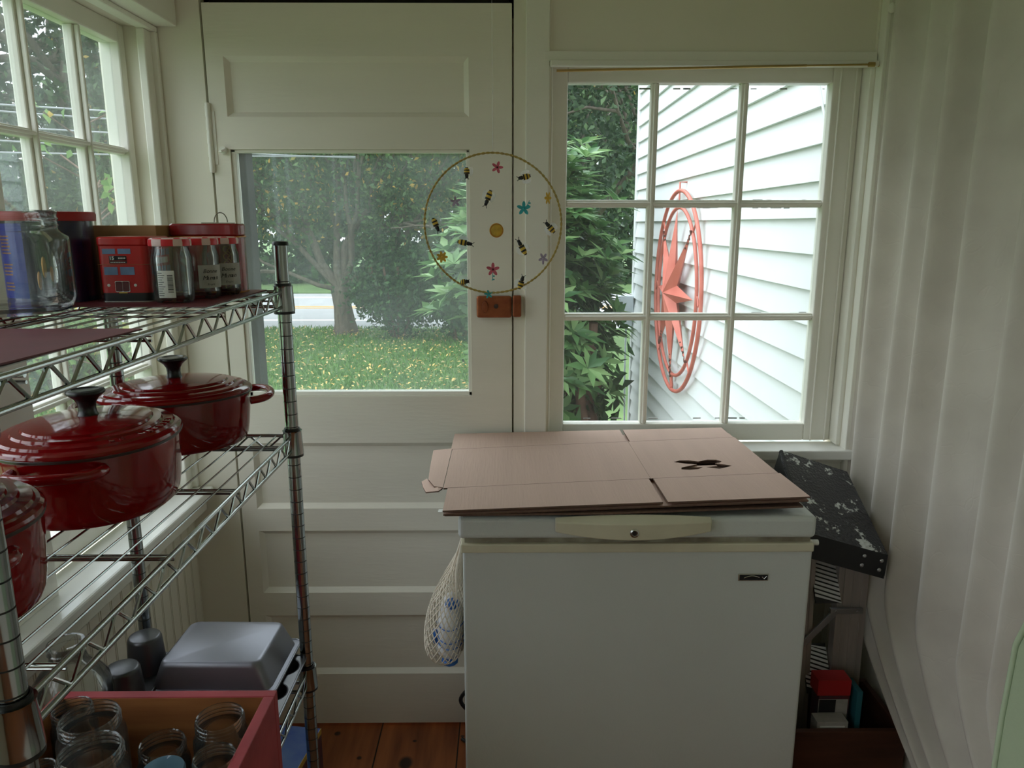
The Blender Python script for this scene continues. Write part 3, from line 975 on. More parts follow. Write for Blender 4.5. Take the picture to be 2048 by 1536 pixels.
# dark hedge shrubs right of that tree
def hedge(name, label, x, y, w, h, dpt, n, seed, m='leafhedge', size=0.09, group=None):
    rs = np.random.default_rng(seed)
    t = thing(name, label, 'shrub', (x, y, GZ), 0, group)
    b = MB()
    for k in range(9):
        a = rs.random() * 2 * PI
        b.tube([(0.1 * math.cos(a), 0.1 * math.sin(a), 0), (w * 0.35 * math.cos(a), dpt * 0.35 * math.sin(a), h * 0.7)], 0.02, 6)
    b.build('stems', 'bark2', t)
    pos = cloud(rs, n, (0, 0, h * 0.52), (w / 2, dpt / 2, h * 0.46), 70, 0.13, 0.2)
    pos = pos[pos[:, 2] > 0.02]
    k = len(pos)
    leaves_mesh('foliage', pos, rs.normal(size=(k, 3)), size * (0.6 + 0.8 * rs.random(k)), 0.5, m, t, rs=rs)
    return t
hedge('hedge_shrub', 'dark bushy shrub just right of the lawn tree trunk', -1.85, 12.7, 1.5, 1.75, 1.3, 9000, 21)
hedge('hedge_shrub', 'dark shrub second to the right of the lawn tree, behind the rhododendron', -0.75, 12.4, 1.6, 1.9, 1.3, 9000, 22)
hedge('hedge_shrub', 'dark shrub at the right end of the row by the road', 0.45, 12.2, 1.7, 2.0, 1.3, 8000, 23)
hedge('hedge_shrub', 'rounded light green shrub on the lawn seen low in the left window', -4.95, 8.3, 1.7, 1.6, 1.4, 9000, 24, 'leaflight', 0.08)
hedge('hedge_shrub', 'light green shrub at the left edge of the left window', -5.9, 8.9, 1.3, 1.75, 1.2, 6000, 25, 'leaflight', 0.08)

# rhododendron beside the house
t = thing('rhododendron', 'large rhododendron with whorled leaves between the door glass and the white house wall', 'shrub', (0.10, 4.95, GZ))
rs = np.random.default_rng(8)
b = MB()
tips = []
for a, ln, ti in [(20, 0.9, 0.3), (70, 0.9, 0.25), (300, 0.8, 0.2), (340, 0.9, 0.3)]:
    d = Vector((math.cos(R(a)) * ti, math.sin(R(a)) * ti, 1)).normalized()
    branchy(b, rs, Vector((0.12 * math.cos(R(a)), 0.12 * math.sin(R(a)), -0.05)), d, 0.035, 1, 0.6, 0.22, tips)
b.tube([(0.60, -0.25, -0.05), (0.52, -0.3, 0.35), (0.42, -0.2, 0.8), (0.46, -0.25, 1.3)], 0.06, 9, rs=[0.08, 0.06, 0.05, 0.03])
b.tube([(0.36, -0.45, -0.05), (0.42, -0.4, 0.4), (0.36, -0.35, 0.95)], 0.045, 9, rs=[0.06, 0.045, 0.03])
b.build('branches', 'bark2', t, smooth=60)
W_ = 560
cent = cloud(rs, W_ * 2, (0.08, 0, 1.30), (0.60, 0.62, 1.02), 200, 0.09, 0.62)
cent = cent[(cent[:, 2] > 0.30) & (cent[:, 0] < 0.66)][:W_ + 150]
cent = cent[~((cent[:, 0] > 0.70) & (cent[:, 2] > 0.8))]
cent = cent[~((cent[:, 0] < -0.25) & (cent[:, 2] < 1.32))]
# denser low right side as seen through the window
ps, ds, ups, sz = [], [], [], []
for c in cent:
    ax = (c - np.array([-0.05, 0, 0.9])) * np.array([1, 1, 0.7])
    ax = ax / (np.linalg.norm(ax) + 1e-6) + np.array([0, 0, 0.7])
    ax /= np.linalg.norm(ax)
    ref = np.array([0, 0, 1.0]) if abs(ax[2]) < 0.9 else np.array([1.0, 0, 0])
    e1 = np.cross(ax, ref); e1 /= np.linalg.norm(e1)
    e2 = np.cross(ax, e1)
    nl = rs.integers(7, 11)
    ph = rs.random() * 6.28
    for k in range(nl):
        a = ph + 6.283 * k / nl
        dd = e1 * math.cos(a) + e2 * math.sin(a) + ax * (0.15 + 0.5 * rs.random())
        dd /= np.linalg.norm(dd)
        L = 0.115 + 0.055 * rs.random()
        ps.append(c + dd * L * 0.52)
        ds.append(dd)
        ups.append(ax)
        sz.append(L)
ps, ds, ups, sz = map(np.array, (ps, ds, ups, sz))
# up must be perpendicular helper: side = d x up
leaves_mesh('foliage', ps, ds, sz, 0.34, 'leafrhodo', t, up=ups, fold=0.06, rs=rs)
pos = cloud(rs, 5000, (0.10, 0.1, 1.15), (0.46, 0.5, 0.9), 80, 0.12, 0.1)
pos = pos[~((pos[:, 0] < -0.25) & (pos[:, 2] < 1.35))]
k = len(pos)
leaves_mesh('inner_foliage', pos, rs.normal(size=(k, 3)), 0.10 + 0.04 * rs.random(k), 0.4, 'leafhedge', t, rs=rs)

# small sapling right outside the left window
t = thing('sapling', 'thin sapling with light green leaves just outside the left window', 'shrub', (-1.95, 3.62, GZ))
rs = np.random.default_rng(31)
b = MB()
b.tube([(0, 0, 0), (0.03, 0, 1.0), (0.0, 0.02, 1.9), (0.02, 0.0, 2.6)], 0.012, 7)
cs = []
for k in range(26):
    z = 1.0 + 1.5 * rs.random()
    a = rs.random() * 6.28
    q = Vector((math.cos(a) * 0.25 * rs.random(), math.sin(a) * 0.25, z + 0.1))
    b.tube([(0.01, 0, z), q], 0.004, 5)
    cs.append(q)
b.build('stems', 'bark2', t)
ps = np.array([list(c) for c in cs])
ps = np.repeat(ps, 5, axis=0) + rs.normal(size=(len(ps) * 5, 3)) * 0.05
k = len(ps)
leaves_mesh('foliage', ps, rs.normal(size=(k, 3)) + np.array([0, 0, -0.3]), 0.045 + 0.02 * rs.random(k), 0.6, 'leaflight', t, rs=rs)

# woods beyond the road and trees on the left
woods = [(-30, 27, 6.5), (-24, 30, 7), (-19.5, 26, 6), (-15, 31, 7.5), (-11.5, 26, 8), (-8, 30, 13), (-4.5, 26, 11), (-1.5, 30, 13), (2.0, 26, 11), (5.5, 29, 12), (9.5, 26, 11)]
names = ['farthest left', 'second from the left', 'third from the left', 'left of centre', 'behind the power cables', 'left behind the lawn tree', 'directly behind the lawn tree', 'right behind the lawn tree', 'above the rhododendron', 'behind the house corner', 'mostly hidden by the house']
for i, (x, y, h) in enumerate(woods):
    tree('woodland_tree', 'dark green woodland tree beyond the road, ' + names[i], 'tree', x, y, h, 0.3, (3.2, 2.4, h * 0.5), h * 0.50, 7500, 0.30, 'leafdark', 100 + i, 'woodland trees beyond the road', nclus=110, crad=0.5, depth=2, asp=0.6)
big = [(-9.2, 12.2, 9.0, 0.22, 'tall dark tree in the middle of the left window'), (-13.0, 14.5, 8.5, 0.22, 'tall dark tree at the left edge of the left window'), (-6.6, 13.4, 8.6, 0.2, 'tall dark tree at the right edge of the left window'), (-16.5, 19.5, 9.0, 0.25, 'broad dark tree filling the far left view')]
for i, (x, y, h, tr, lab) in enumerate(big):
    tree('yard_tree', lab, 'tree', x, y, h, tr, (2.3, 2.0, h * 0.44), h * 0.53, (5200, 9000, 8000, 7000)[i], 0.15, 'leafdark', 200 + i, nclus=150, crad=0.33, depth=3, shell=0.1)
tree('yard_tree', 'tree with fine branches above the rhododendron in the back window', 'tree', 1.3, 11.5, 6.0, 0.12, (1.9, 1.6, 2.4), 4.0, 16000, 0.10, 'leafdark', 230, nclus=150, crad=0.28)

rs = np.random.default_rng(77)
n = 30000
pos = np.stack([-38 + 52 * rs.random(n), 24.0 + 1.8 * rs.random(n), GZ + 6.0 * rs.random(n) ** 1.25], 1)
g = leaves_mesh('undergrowth', pos, rs.normal(size=(n, 3)), 0.22 + 0.2 * rs.random(n), 0.6, 'leafhedge', None, rs=rs)
tag(g, 'dense dark undergrowth along the far side of the road', 'undergrowth', kind='stuff')
hedge('hedge_shrub', 'dark shrub filling the gap between rhododendron and house corner', 0.25, 8.3, 1.5, 2.3, 1.2, 9000, 26)
# overhead cables
cables = [((-7.4, 3.5, 2.36), (-2.05, 11.5, 2.93), 'uppermost thin grey cable crossing the left window'), ((-7.3, 3.7, 2.40), (-2.2, 11.4, 2.78), 'second grey cable from the top crossing the left window'),
          ((-7.3, 3.7, 2.26), (-2.2, 11.4, 2.64), 'middle grey cable of the five crossing the left window'), ((-7.3, 3.7, 2.20), (-2.2, 11.4, 2.44), 'grey cable second from the bottom crossing the left window'), ((-7.3, 3.7, 1.97), (-2.2, 11.4, 2.46), 'lowest thick grey cable crossing the left window')]
for a, c_, lab in cables:
    a, c_ = Vector(a), Vector(c_)
    pts = [a.lerp(c_, k / 12) + Vector((0, 0, -0.05 * math.sin(PI * k / 12))) for k in range(13)]
    tag(MB().tube(pts, 0.010, 8).build('overhead_cable', 'cable', smooth=60), lab, 'cable')

# white house wall with lapped clapboards
t = thing('house', 'white clapboard house wall running away outside the back window', 'house', (1.0, 2.12, GZ))
Y0, Y1 = 2.14, 5.80
b = MB()
z = GZ
ex = 0.1135
while z < 4.6:
    pr = [(1.0 - 0.020, z), (1.0 - 0.001, z + ex + 0.012), (1.04, z + ex + 0.012), (1.04, z)]
    b.prism([(x - 1.0, zz - GZ) for x, zz in pr], 'y', Y0 - 2.12, Y1 - 0.07 - 2.12)
    z += ex
b.build('clapboards', 'siding', t)
MB().box((-0.022, Y1 - 0.07 - 2.12, 0), (0.05, Y1 - 2.12, 5.0)).build('corner_board', 'siding', t, bevel=0.003)
MB().box((0.045, 0.02, -0.1), (5.0, Y1 - 2.12, 5.2)).build('house_body', 'siding', t)
# utility box and its cable on the corner
tb = thing('utility_box', 'pale grey utility box on the far corner of the white house', 'utility box', (0.965, 5.74, 0.72))
MB().box((-0.10, -0.045, 0.06), (0.018, 0.045, 0.24)).build('cover', 'meter', tb, bevel=0.012)
MB().box((-0.075, -0.035, 0.0), (0.012, 0.035, 0.06)).tube([(-0.03, 0.0, 0.0), (-0.03, 0, -0.35), (-0.01, 0.02, -1.0)], 0.008, 8).build('terminal_block', 'meter', tb, bevel=0.004)
b = MB()
pts = []
for k in range(14):
    q = k / 13
    pts.append((0.965, 2.62 - 0.45 * q, 2.30 - 0.75 * q + 0.25 * q * (q - 1)))
tag(b.tube(pts, 0.004, 6).build('wall_cable', 'siding', smooth=60), 'thin white cable looping across the clapboards at upper right pane', 'cable')

# weathered red star ornament on the clapboards
st = thing('star_ornament', 'weathered red metal star in two rings hung on the white clapboards', 'ornament', (0.955, 4.19, 1.115))
def ring(r, tr, x):
    return [(x, r * math.sin(2 * PI * k / 72), r * math.cos(2 * PI * k / 72)) for k in range(72)]
MB().tube(ring(0.555, 0.012, 0), 0.011, 8, closed=True).build('outer_ring', 'starred', st, smooth=60)
MB().tube(ring(0.465, 0.012, 0), 0.010, 8, closed=True).build('inner_ring', 'starred', st, smooth=60)
b = MB()
K = 8
tipsr = [0.455, 0.47, 0.43, 0.47, 0.455, 0.47, 0.43, 0.47]
apex = Vector((-0.075, 0, 0.0))
for k in range(K):
    a = 2 * PI * k / K
    am, ap = a - PI / K, a + PI / K
    ri = 0.125
    tip = Vector((-0.01, tipsr[k] * math.sin(a), tipsr[k] * math.cos(a)))
    vm = Vector((-0.02, ri * math.sin(am), ri * math.cos(am)))
    vp = Vector((-0.02, ri * math.sin(ap), ri * math.cos(ap)))
    b.face([apex, vm, tip])
    b.face([apex, tip, vp])
    q = Vector((0.012, 0, 0))
    b.face([vm, q, tip])
    b.face([tip, q, vp])
b.build('star', 'starred', st, recalc=True)
for k in (1, 3, 5, 7):
    a = 2 * PI * k / 8
    MB().tube([(0, 0.46 * math.sin(a), 0.46 * math.cos(a)), (0, 0.555 * math.sin(a), 0.555 * math.cos(a))], 0.005, 6).build('spoke', 'starred', st, smooth=60)
for k in (2, 6):
    a = 2 * PI * k / 8
    pts = [(0, (0.46 + 0.09 * q / 8) * math.sin(a + 0.05 * math.sin(q)), (0.46 + 0.09 * q / 8) * math.cos(a + 0.05 * math.sin(q))) for q in range(9)]
    MB().tube(pts, 0.005, 6).build('spoke', 'starred', st, smooth=60)
MB().tube([(0, 0.01, 0.46), (0, 0.01, 0.60), (0.04, 0.01, 0.60)], 0.005, 6).build('hanging_hook', 'starred', st, smooth=60)
MB().tube([(0, 0, -0.46), (0, 0.01, -0.50), (0, -0.01, -0.53), (0, 0, -0.555)], 0.010, 7).build('spoke', 'starred', st, smooth=60)
rr = random.Random(5)
for k in (1, 7, 3, 4, 5):
    a = 2 * PI * k / 8
    b = MB()
    pts, rs_ = [], []
    for q in range(14):
        r_ = 0.27 + 0.016 * q
        pts.append((-0.020 + 0.0006 * q, r_ * math.sin(a + 0.02 * math.sin(3 * q)), r_ * math.cos(a + 0.02 * math.sin(3 * q))))
        rs_.append(0.002 + 0.007 * rr.random())
    b.tube(pts, 0.008, 6, rs=rs_).build('rust_streak', 'rust', st)

# brown storm frame outside the door
tag(MB().box((-0.765, 2.115, -0.4), (-0.706, 2.175, 2.3)).build('porch_post', 'brownpost', bevel=0.003), 'brown storm-door post outside the left of the door glass', 'post')

# ================================================================== THE WIRE SHELF
SX0, SX1, SY0, SY1 = -0.742, -0.415, 0.56, 1.40
sh = thing('wire_shelf', 'chrome wire shelving unit standing before the left window', 'shelf', (0, 0, 0))
# posts
def post_parts():
    b = MB()
    prof = [(0.0, 0.0), (0.010, 0.0), (0.0125, 0.008)]
    for k in range(54):
        z = 0.04 + k * 0.0254
        prof += [(0.0125, z - 0.0009), (0.0117, z - 0.0007), (0.0117, z + 0.0007), (0.0125, z + 0.0009)]
    b.lathe(prof + [(0.0125, 1.452), (0.0, 1.452)], 24)
    p = b.build('post', ['post_chrome', 'groove'], sh, smooth=30)
    for f_ in p.data.polygons:
        c_ = f_.center
        if math.hypot(c_.x, c_.y) < 0.0121 and 0.03 < c_.z < 1.45:
            f_.material_index = 1
    b = MB().lathe([(0, 1.460), (0.013, 1.459), (0.0148, 1.456), (0.0148, 1.452), (0.0, 1.452)], 24)
    c = b.build('end_cap', 'blackpl', p, smooth=40)
    return p
p0 = post_parts()
p0.location = (SX1, SY1, 0)
for (x, y) in ((SX0, SY1), (SX1, SY0), (SX0, SY0)):
    q = p0.copy()
    C.objects.link(q)
    q.parent = sh
    q.location = (x, y, 0)
    for ch in p0.children:
        d = ch.copy()
        C.objects.link(d)
        d.parent = q
# shelf tiers
def tier(z):
    b = MB()
    fr = 0.0034
    inx = 0.012
    for dz in (0, -0.028):
        for x in (SX0, SX1):
            b.tube([(x, SY0 + 0.012, z + dz), (x, SY1 - 0.012, z + dz)], fr, 8)
        for y in (SY0, SY1):
            b.tube([(SX0 + 0.012, y, z + dz), (SX1 - 0.012, y, z + dz)], fr, 8)
    # zigzag truss wires
    def zig(p, q, n):
        pts = []
        for k in range(n + 1):
            f_ = k / n
            x, y = p[0] + (q[0] - p[0]) * f_, p[1] + (q[1] - p[1]) * f_
            zz = z - 0.003 if k % 2 else z - 0.026
            # small rounded bend
            ux, uy = (q[0] - p[0]) / n * 0.10, (q[1] - p[1]) / n * 0.10
            pts += [(x - ux, y - uy, zz), (x + ux, y + uy, zz)]
        b.tube(pts, 0.0021, 6)
    for x in (SX0, SX1):
        zig((x, SY0 + 0.02), (x, SY1 - 0.02), 27)
    for y in (SY0, SY1):
        zig((SX0 + 0.02, y), (SX1 - 0.02, y), 9)
    f0 = b.build('shelf_frame', 'chrome', sh, smooth=50)
    b = MB()
    n = 11
    for k in range(1, n):
        x = SX0 + (SX1 - SX0) * k / n
        b.tube([(x, SY0, z + 0.0005), (x, SY1, z + 0.0005)], 0.0015, 6)
    for y in (0.634, 0.870, 1.105, 1.335):
        b.tube([(SX0, y, z - 0.004), (SX1, y, z - 0.004)], 0.0026, 8)
        b.tube([(SX0, y + 0.007, z - 0.012), (SX1 - 0.004, y + 0.007, z - 0.012)], 0.0018, 6)
    b.build('deck_wires', 'chrome', f0, smooth=50)
    return f0
ZT, ZM, ZB = 1.367, 1.088, 0.578
for z in (ZT, ZM, ZB):
    f0 = tier(z)
    cb = MB()
    cb.lathe([(0.0132, -0.036), (0.0195, -0.036), (0.0195, -0.031), (0.0175, 0.008), (0.0185, 0.011), (0.0135, 0.011)], 24)
    first = None
    for (x, y) in ((SX1, SY1), (SX0, SY1), (SX1, SY0), (SX0, SY0)):
        if first is None:
            first = cb.build('collar', 'post_chrome', f0, smooth=50)
            c = first
        else:
            c = first.copy()
            C.objects.link(c)
            c.parent = f0
        c.location = (x, y, z)
    for zz in (-0.041, 0.011):
        rr0 = 0.0192 if zz < 0 else 0.0152
        first = None
        for (x, y) in ((SX1, SY1), (SX0, SY1), (SX1, SY0), (SX0, SY0)):
            if first is None:
                c = first = MB().lathe([(0.0134, zz), (rr0, zz), (rr0, zz + 0.0045), (0.0134, zz + 0.0045)], 20, close=True).build('sleeve_ring', 'blackpl', f0, smooth=50)
            else:
                c = first.copy()
                C.objects.link(c)
                c.parent = f0
            c.location = (x, y, z)

# maroon liners
TZ = ZT + 0.0022
tag(MB().box((-0.735, 1.115, TZ), (-0.445, 1.398, TZ + 0.0018)).build('shelf_liner', 'liner'), 'maroon shelf liner under the tins at the far end of the top shelf', 'shelf liner')
o = MB().prism([(-0.735, 0.58), (-0.446, 0.60), (-0.424, 0.868), (-0.735, 0.868)], 'z', 0, 0.0018).build('shelf_liner', 'liner', loc=(0, 0, TZ))
tag(o, 'maroon shelf liner lying empty at the near end of the top shelf', 'shelf liner')
LZ = TZ + 0.0020

# ------------------------------------------------------------------ top shelf things
# big open glass jar
t = thing('glass_jar', 'large wide-mouthed clear glass jar without lid on the top shelf', 'jar', (-0.690, 1.048, TZ + 0.0005))
R_ = 0.080
b = MB()
b.lathe([(0, 0.004), (R_ * 0.86, 0.004), (R_ * 0.95, 0.008), (R_ * 0.995, 0.018), (R_, 0.03), (R_, 0.098), (R_ * 0.985, 0.104), (R_ * 0.88, 0.110),
         (R_ * 0.84, 0.114), (R_ * 0.84, 0.117), (R_ * 0.86, 0.119), (R_ * 0.84, 0.121), (R_ * 0.84, 0.126), (R_ * 0.86, 0.128), (R_ * 0.84, 0.130), (R_ * 0.84, 0.134),
         (R_ * 0.855, 0.137), (R_ * 0.83, 0.139), (R_ * 0.80, 0.136), (R_ * 0.80, 0.112), (R_ * 0.95, 0.100), (R_ * 0.955, 0.02), (R_ * 0.9, 0.012), (0, 0.010)], 56)
b.lathe([(0, 0.0), (R_ * 0.84, 0.0), (R_ * 0.92, 0.004)], 40)
b.build('jar_body', 'jarglass', t, smooth=50)

# navy tin with red lid
t = thing('cocoa_tin', 'round navy blue tin with a red plastic lid behind the glass jar', 'tin', (-0.722, 1.205, LZ))
tr = 0.0655
MB().lathe([(0, 0), (tr, 0), (tr, 0.002), (tr * 0.985, 0.004), (tr * 0.985, 0.126), (0, 0.126)], 48).build('tin_body', 'tinblue', t, smooth=40)
MB().lathe([(tr * 0.98, 0.124), (tr * 1.06, 0.124), (tr * 1.07, 0.134), (tr * 1.05, 0.1375), (tr * 0.98, 0.138), (tr * 0.96, 0.134), (0, 0.134)], 48).build('lid', 'lidred', t, smooth=40)
b = MB()
for k in range(14):
    a0, a1 = R(200 + k * 5.0), R(205 + k * 5.0)
    rr_ = tr * 0.987
    b.face([(rr_ * math.cos(a0), rr_ * math.sin(a0), 0.008), (rr_ * math.cos(a1), rr_ * math.sin(a1), 0.008), (rr_ * math.cos(a1), rr_ * math.sin(a1), 0.120), (rr_ * math.cos(a0), rr_ * math.sin(a0), 0.120)])
b.build('blue_panel', 'tinblue2', t)
b = MB()
rr = random.Random(2)
for row in range(13):
    a = R(228)
    while a < R(248):
        w = R(0.8 + 2 * rr.random())
        rr_ = tr * 0.990
        z = 0.100 - row * 0.005 - (0.012 if row > 5 else 0) - (0.008 if row > 9 else 0)
        b.face([(rr_ * math.cos(a), rr_ * math.sin(a), z), (rr_ * math.cos(a + w), rr_ * math.sin(a + w), z), (rr_ * math.cos(a + w), rr_ * math.sin(a + w), z + 0.002), (rr_ * math.cos(a), rr_ * math.sin(a), z + 0.002)])
        a += w + R(0.7)
b.build('fine_print', 'gold', t)
b = MB()
for (a, z, s) in ((292, 0.055, 0.014), (300, 0.045, 0.010), (285, 0.035, 0.012)):
    rr_ = tr * 0.99
    b.sphere((rr_ * math.cos(R(a)) * 0.99, rr_ * math.sin(R(a)) * 0.99, z), s, (0.25, 0.25, 1.2), 10, RZ(R(a)))
b.build('gold_motif', 'gold', t)

# kraft box
tag(MB().box((-0.064, -0.045, 0), (0.064, 0.045, 0.117)).build('kraft_box', 'kraft', bevel=0.001, loc=(-0.655, 1.337, LZ)), 'plain brown cardboard box behind the red bus tin', 'box')

# red bus tin
t = thing('bus_tin', 'red tin printed as a double-decker bus on the top shelf', 'tin', (-0.592, 1.172, LZ), R(4))
w, dp, h = 0.038, 0.095, 0.100
def rrect(x0, x1, y0, y1, r, n=5):
    pts = []
    for cx, cy, a0 in ((x1 - r, y0 + r, -90), (x1 - r, y1 - r, 0), (x0 + r, y1 - r, 90), (x0 + r, y0 + r, 180)):
        for k in range(n + 1):
            a = R(a0 + 90 * k / n)
            pts.append((cx + r * math.cos(a), cy + r * math.sin(a)))
    return pts
MB().prism(rrect(-w, w, 0, dp, 0.010), 'z', 0.014, 0.086).build('tin_body', 'busred', t, smooth=40)
MB().prism(rrect(-w + .0005, w - .0005, 0.0005, dp - .0005, 0.010), 'z', 0.0015, 0.014).build('black_skirt', 'black', t, smooth=40)
MB().prism(rrect(-w - .0008, w + .0008, -0.0008, dp + .0008, 0.0105), 'z', 0.0, 0.0015).build('bottom_seam', 'silver', t, smooth=40)
MB().prism(rrect(-w - .0012, w + .0012, -0.0012, dp + .0012, 0.011), 'z', 0.0855, h).build('lid', 'busred', t, smooth=40, bevel=0.003)
def fr(x0, x1, z0, z1, y=-0.0006, q=None):
    b_ = q or MB()
    b_.box((x0, y, z0), (x1, 0.001, z1))
    return b_
fr(-0.029, -0.010, 0.074, 0.082).build('bus_window', 'winblue', t)
fr(-0.006, 0.013, 0.074, 0.082).build('bus_window', 'winblue', t)
fr(-0.029, -0.009, 0.042, 0.054).build('bus_window', 'winblue', t)
fr(-0.005, 0.016, 0.042, 0.054).build('bus_window', 'winblue', t)
fr(-0.020, 0.006, 0.064, 0.071).build('destination_board', 'black', t)
fr(-0.020, 0.006, 0.0595, 0.063).build('route_strip', 'black', t)
b = MB()
text_bm(b, '15', 0.0075, T(-0.0195, -0.0012, 0.0652) @ RX90, 0.0002, bold=0.0002)
for k in range(5):
    b.box((-0.006 + k * 0.0022, -0.001, 0.0665), (-0.0045 + k * 0.0022, 0, 0.0685))
for k in range(9):
    b.box((-0.018 + k * 0.0025, -0.001, 0.0606), (-0.0163 + k * 0.0025, 0, 0.0618))
b.build('route_number', 'white', t)
MB().prism(rrect(-0.015, 0.007, 0.0155, 0.0325, 0.002), 'y', -0.0008, 0.001).build('radiator_rim', 'silver', t)
b = MB()
b.prism(rrect(-0.0142, -0.0043, 0.0163, 0.0317, 0.0015), 'y', -0.0012, 0.001)
b.prism(rrect(-0.0037, 0.0062, 0.0163, 0.0317, 0.0015), 'y', -0.0012, 0.001)
b.build('radiator', 'maroonp', t)
for x in (-0.0245, 0.0155):
    hl = MB().lathe([(0, 0.0012), (0.0022, 0.0009), (0.0022, 0)], 16).build('headlamp', 'white', t)
    hl.matrix_basis = T(x, 0, 0.026) @ RX90
fr(-0.010, 0.002, 0.0135, 0.0155, -0.001).build('number_plate', 'yel', t)
MB().box((-w - 0.0002, -0.0003, 0.0575), (w + 0.0003, dp, 0.0583)).build('trim_line', 'copper', t)
# side print: windows and wheels on the right side
for z0, z1 in ((0.070, 0.080), (0.042, 0.053)):
    for k in range(4):
        MB().box((w - 0.001, 0.014 + 0.02 * k, z0), (w + 0.0005, 0.029 + 0.02 * k, z1)).build('bus_window', 'winblue', t)
MB().box((w - 0.001, 0.012, 0.0575), (w + 0.0006, 0.080, 0.067)).build('side_advert', 'white', t)
for y in (0.025, 0.072):
    wh = MB().lathe([(0, 0.001), (0.0085, 0.001), (0.0085, 0)], 20).build('wheel', 'black', t)
    wh.matrix_basis = T(w, y, 0.013) @ Matrix.Rotation(PI / 2, 4, 'Y')

# jam jars with gingham lids
def jam_jar(label, loc, rz):
    t = thing('jam_jar', label, 'jar', loc, rz, 'gingham-lidded jam jars on the top shelf')
    r_, n_ = 0.0295, 48
    def facet(prof):
        b_ = MB()
        b_.lathe(prof, n_)
        return b_
    facet([(0, 0.004), (r_ * 0.9, 0.001), (r_, 0.006), (r_, 0.030), (r_, 0.060), (r_ * 1.0, 0.070), (r_ * 0.90, 0.080), (r_ * 0.88, 0.086), (r_ * 0.84, 0.086), (r_ * 0.86, 0.079), (r_ * 0.94, 0.068), (r_ * 0.94, 0.012), (0, 0.008)]).build('jar_body', 'jarglass', t, smooth=50)
    lid = MB().lathe([(0, 0.0985), (r_ * 0.90, 0.0985), (r_ * 1.02, 0.0965), (r_ * 1.05, 0.092), (r_ * 1.04, 0.0865), (r_ * 0.9, 0.086)], n_).build('lid', 'gingham', t, smooth=40)
    b_ = MB()
    rr_ = r_ + 0.0004
    A0, A1, nn = -75, 30, 14
    for k in range(nn):
        a0, a1 = R(A0 + (A1 - A0) * k / nn), R(A0 + (A1 - A0) * (k + 1) / nn)
        zt0 = 0.0545
        b_.face([(rr_ * math.cos(a0), rr_ * math.sin(a0), 0.018), (rr_ * math.cos(a1), rr_ * math.sin(a1), 0.018), (rr_ * math.cos(a1), rr_ * math.sin(a1), zt0), (rr_ * math.cos(a0), rr_ * math.sin(a0), zt0)])
    lb = b_.build('paper_label', 'booklabel', t)
    return t, lb
def wrap_text(lines, parent, r_, a_c):
    # lines: (text, size, z); letters laid around the cylinder
    b_ = MB()
    for txt, size, z in lines:
        step = size * 0.56 / r_
        a = a_c - step * len(txt) / 2
        for ch in txt:
            if ch != ' ':
                m_ = RZ(a + PI / 2) @ T(0, -r_, z) @ RX90
                text_bm(b_, ch, size, m_, 0.00015, shear=0.3)
            a += step
    return b_.build('lettering', 'black', parent)
t1, lb1 = jam_jar('gingham-lidded jam jar whose back shows a white barcode label', (-0.517, 1.172, LZ), R(0))
# barcode label on the first jar replaces the paper label direction
rr_ = 0.0299
b = MB()
for k in range(8):
    a0, a1 = R(-112 + k * 6.2), R(-112 + (k + 1) * 6.2)
    s0, s1 = -0.0022 * k / 8, -0.0022 * (k + 1) / 8
    b.face([(rr_ * math.cos(a0), rr_ * math.sin(a0), 0.009), (rr_ * math.cos(a1), rr_ * math.sin(a1), 0.009), (rr_ * math.cos(a1), rr_ * math.sin(a1), 0.050), (rr_ * math.cos(a0), rr_ * math.sin(a0), 0.050)])
bl = b.build('barcode_label', 'white', t1)
b = MB()
rq = rr_ + 0.0003
z = 0.017
rr = random.Random(9)
while z < 0.044:
    hgt = 0.0004 + 0.0008 * rr.random()
    a0, a1 = R(-82), R(-67)
    am = (a0 + a1) / 2
    for (u0, u1) in ((a0, am), (am, a1)):
        b.face([(rq * math.cos(u0), rq * math.sin(u0), z), (rq * math.cos(u1), rq * math.sin(u1), z), (rq * math.cos(u1), rq * math.sin(u1), z + hgt), (rq * math.cos(u0), rq * math.sin(u0), z + hgt)])
    z += hgt + 0.0005 + 0.0004 * rr.random()
for k in range(11):
    z = 0.012 + k * 0.0034
    a0 = R(-110)
    a1 = R(-110 + 12 + 10 * rr.random())
    am = (a0 + a1) / 2
    for (u0, u1) in ((a0, am), (am, a1)):
        b.face([(rq * math.cos(u0), rq * math.sin(u0), z), (rq * math.cos(u1), rq * math.sin(u1), z), (rq * math.cos(u1), rq * math.sin(u1), z + 0.0008), (rq * math.cos(u0), rq * math.sin(u0), z + 0.0008)])
b.build('barcode', 'black', bl)
bpy.data.objects.remove(lb1)
t2, lb2 = jam_jar('gingham-lidded jam jar in the middle of the three on the top shelf', (-0.500, 1.238, LZ), R(0))
wrap_text([('Bonne', 0.009, 0.042), ('Maman', 0.010, 0.031), ('Fruit', 0.005, 0.022)], lb2, 0.0301, R(-38))
t3 = dup(t2, (-0.489, 1.300, LZ), R(-8), 'gingham-lidded jam jar nearest the tall red tin')

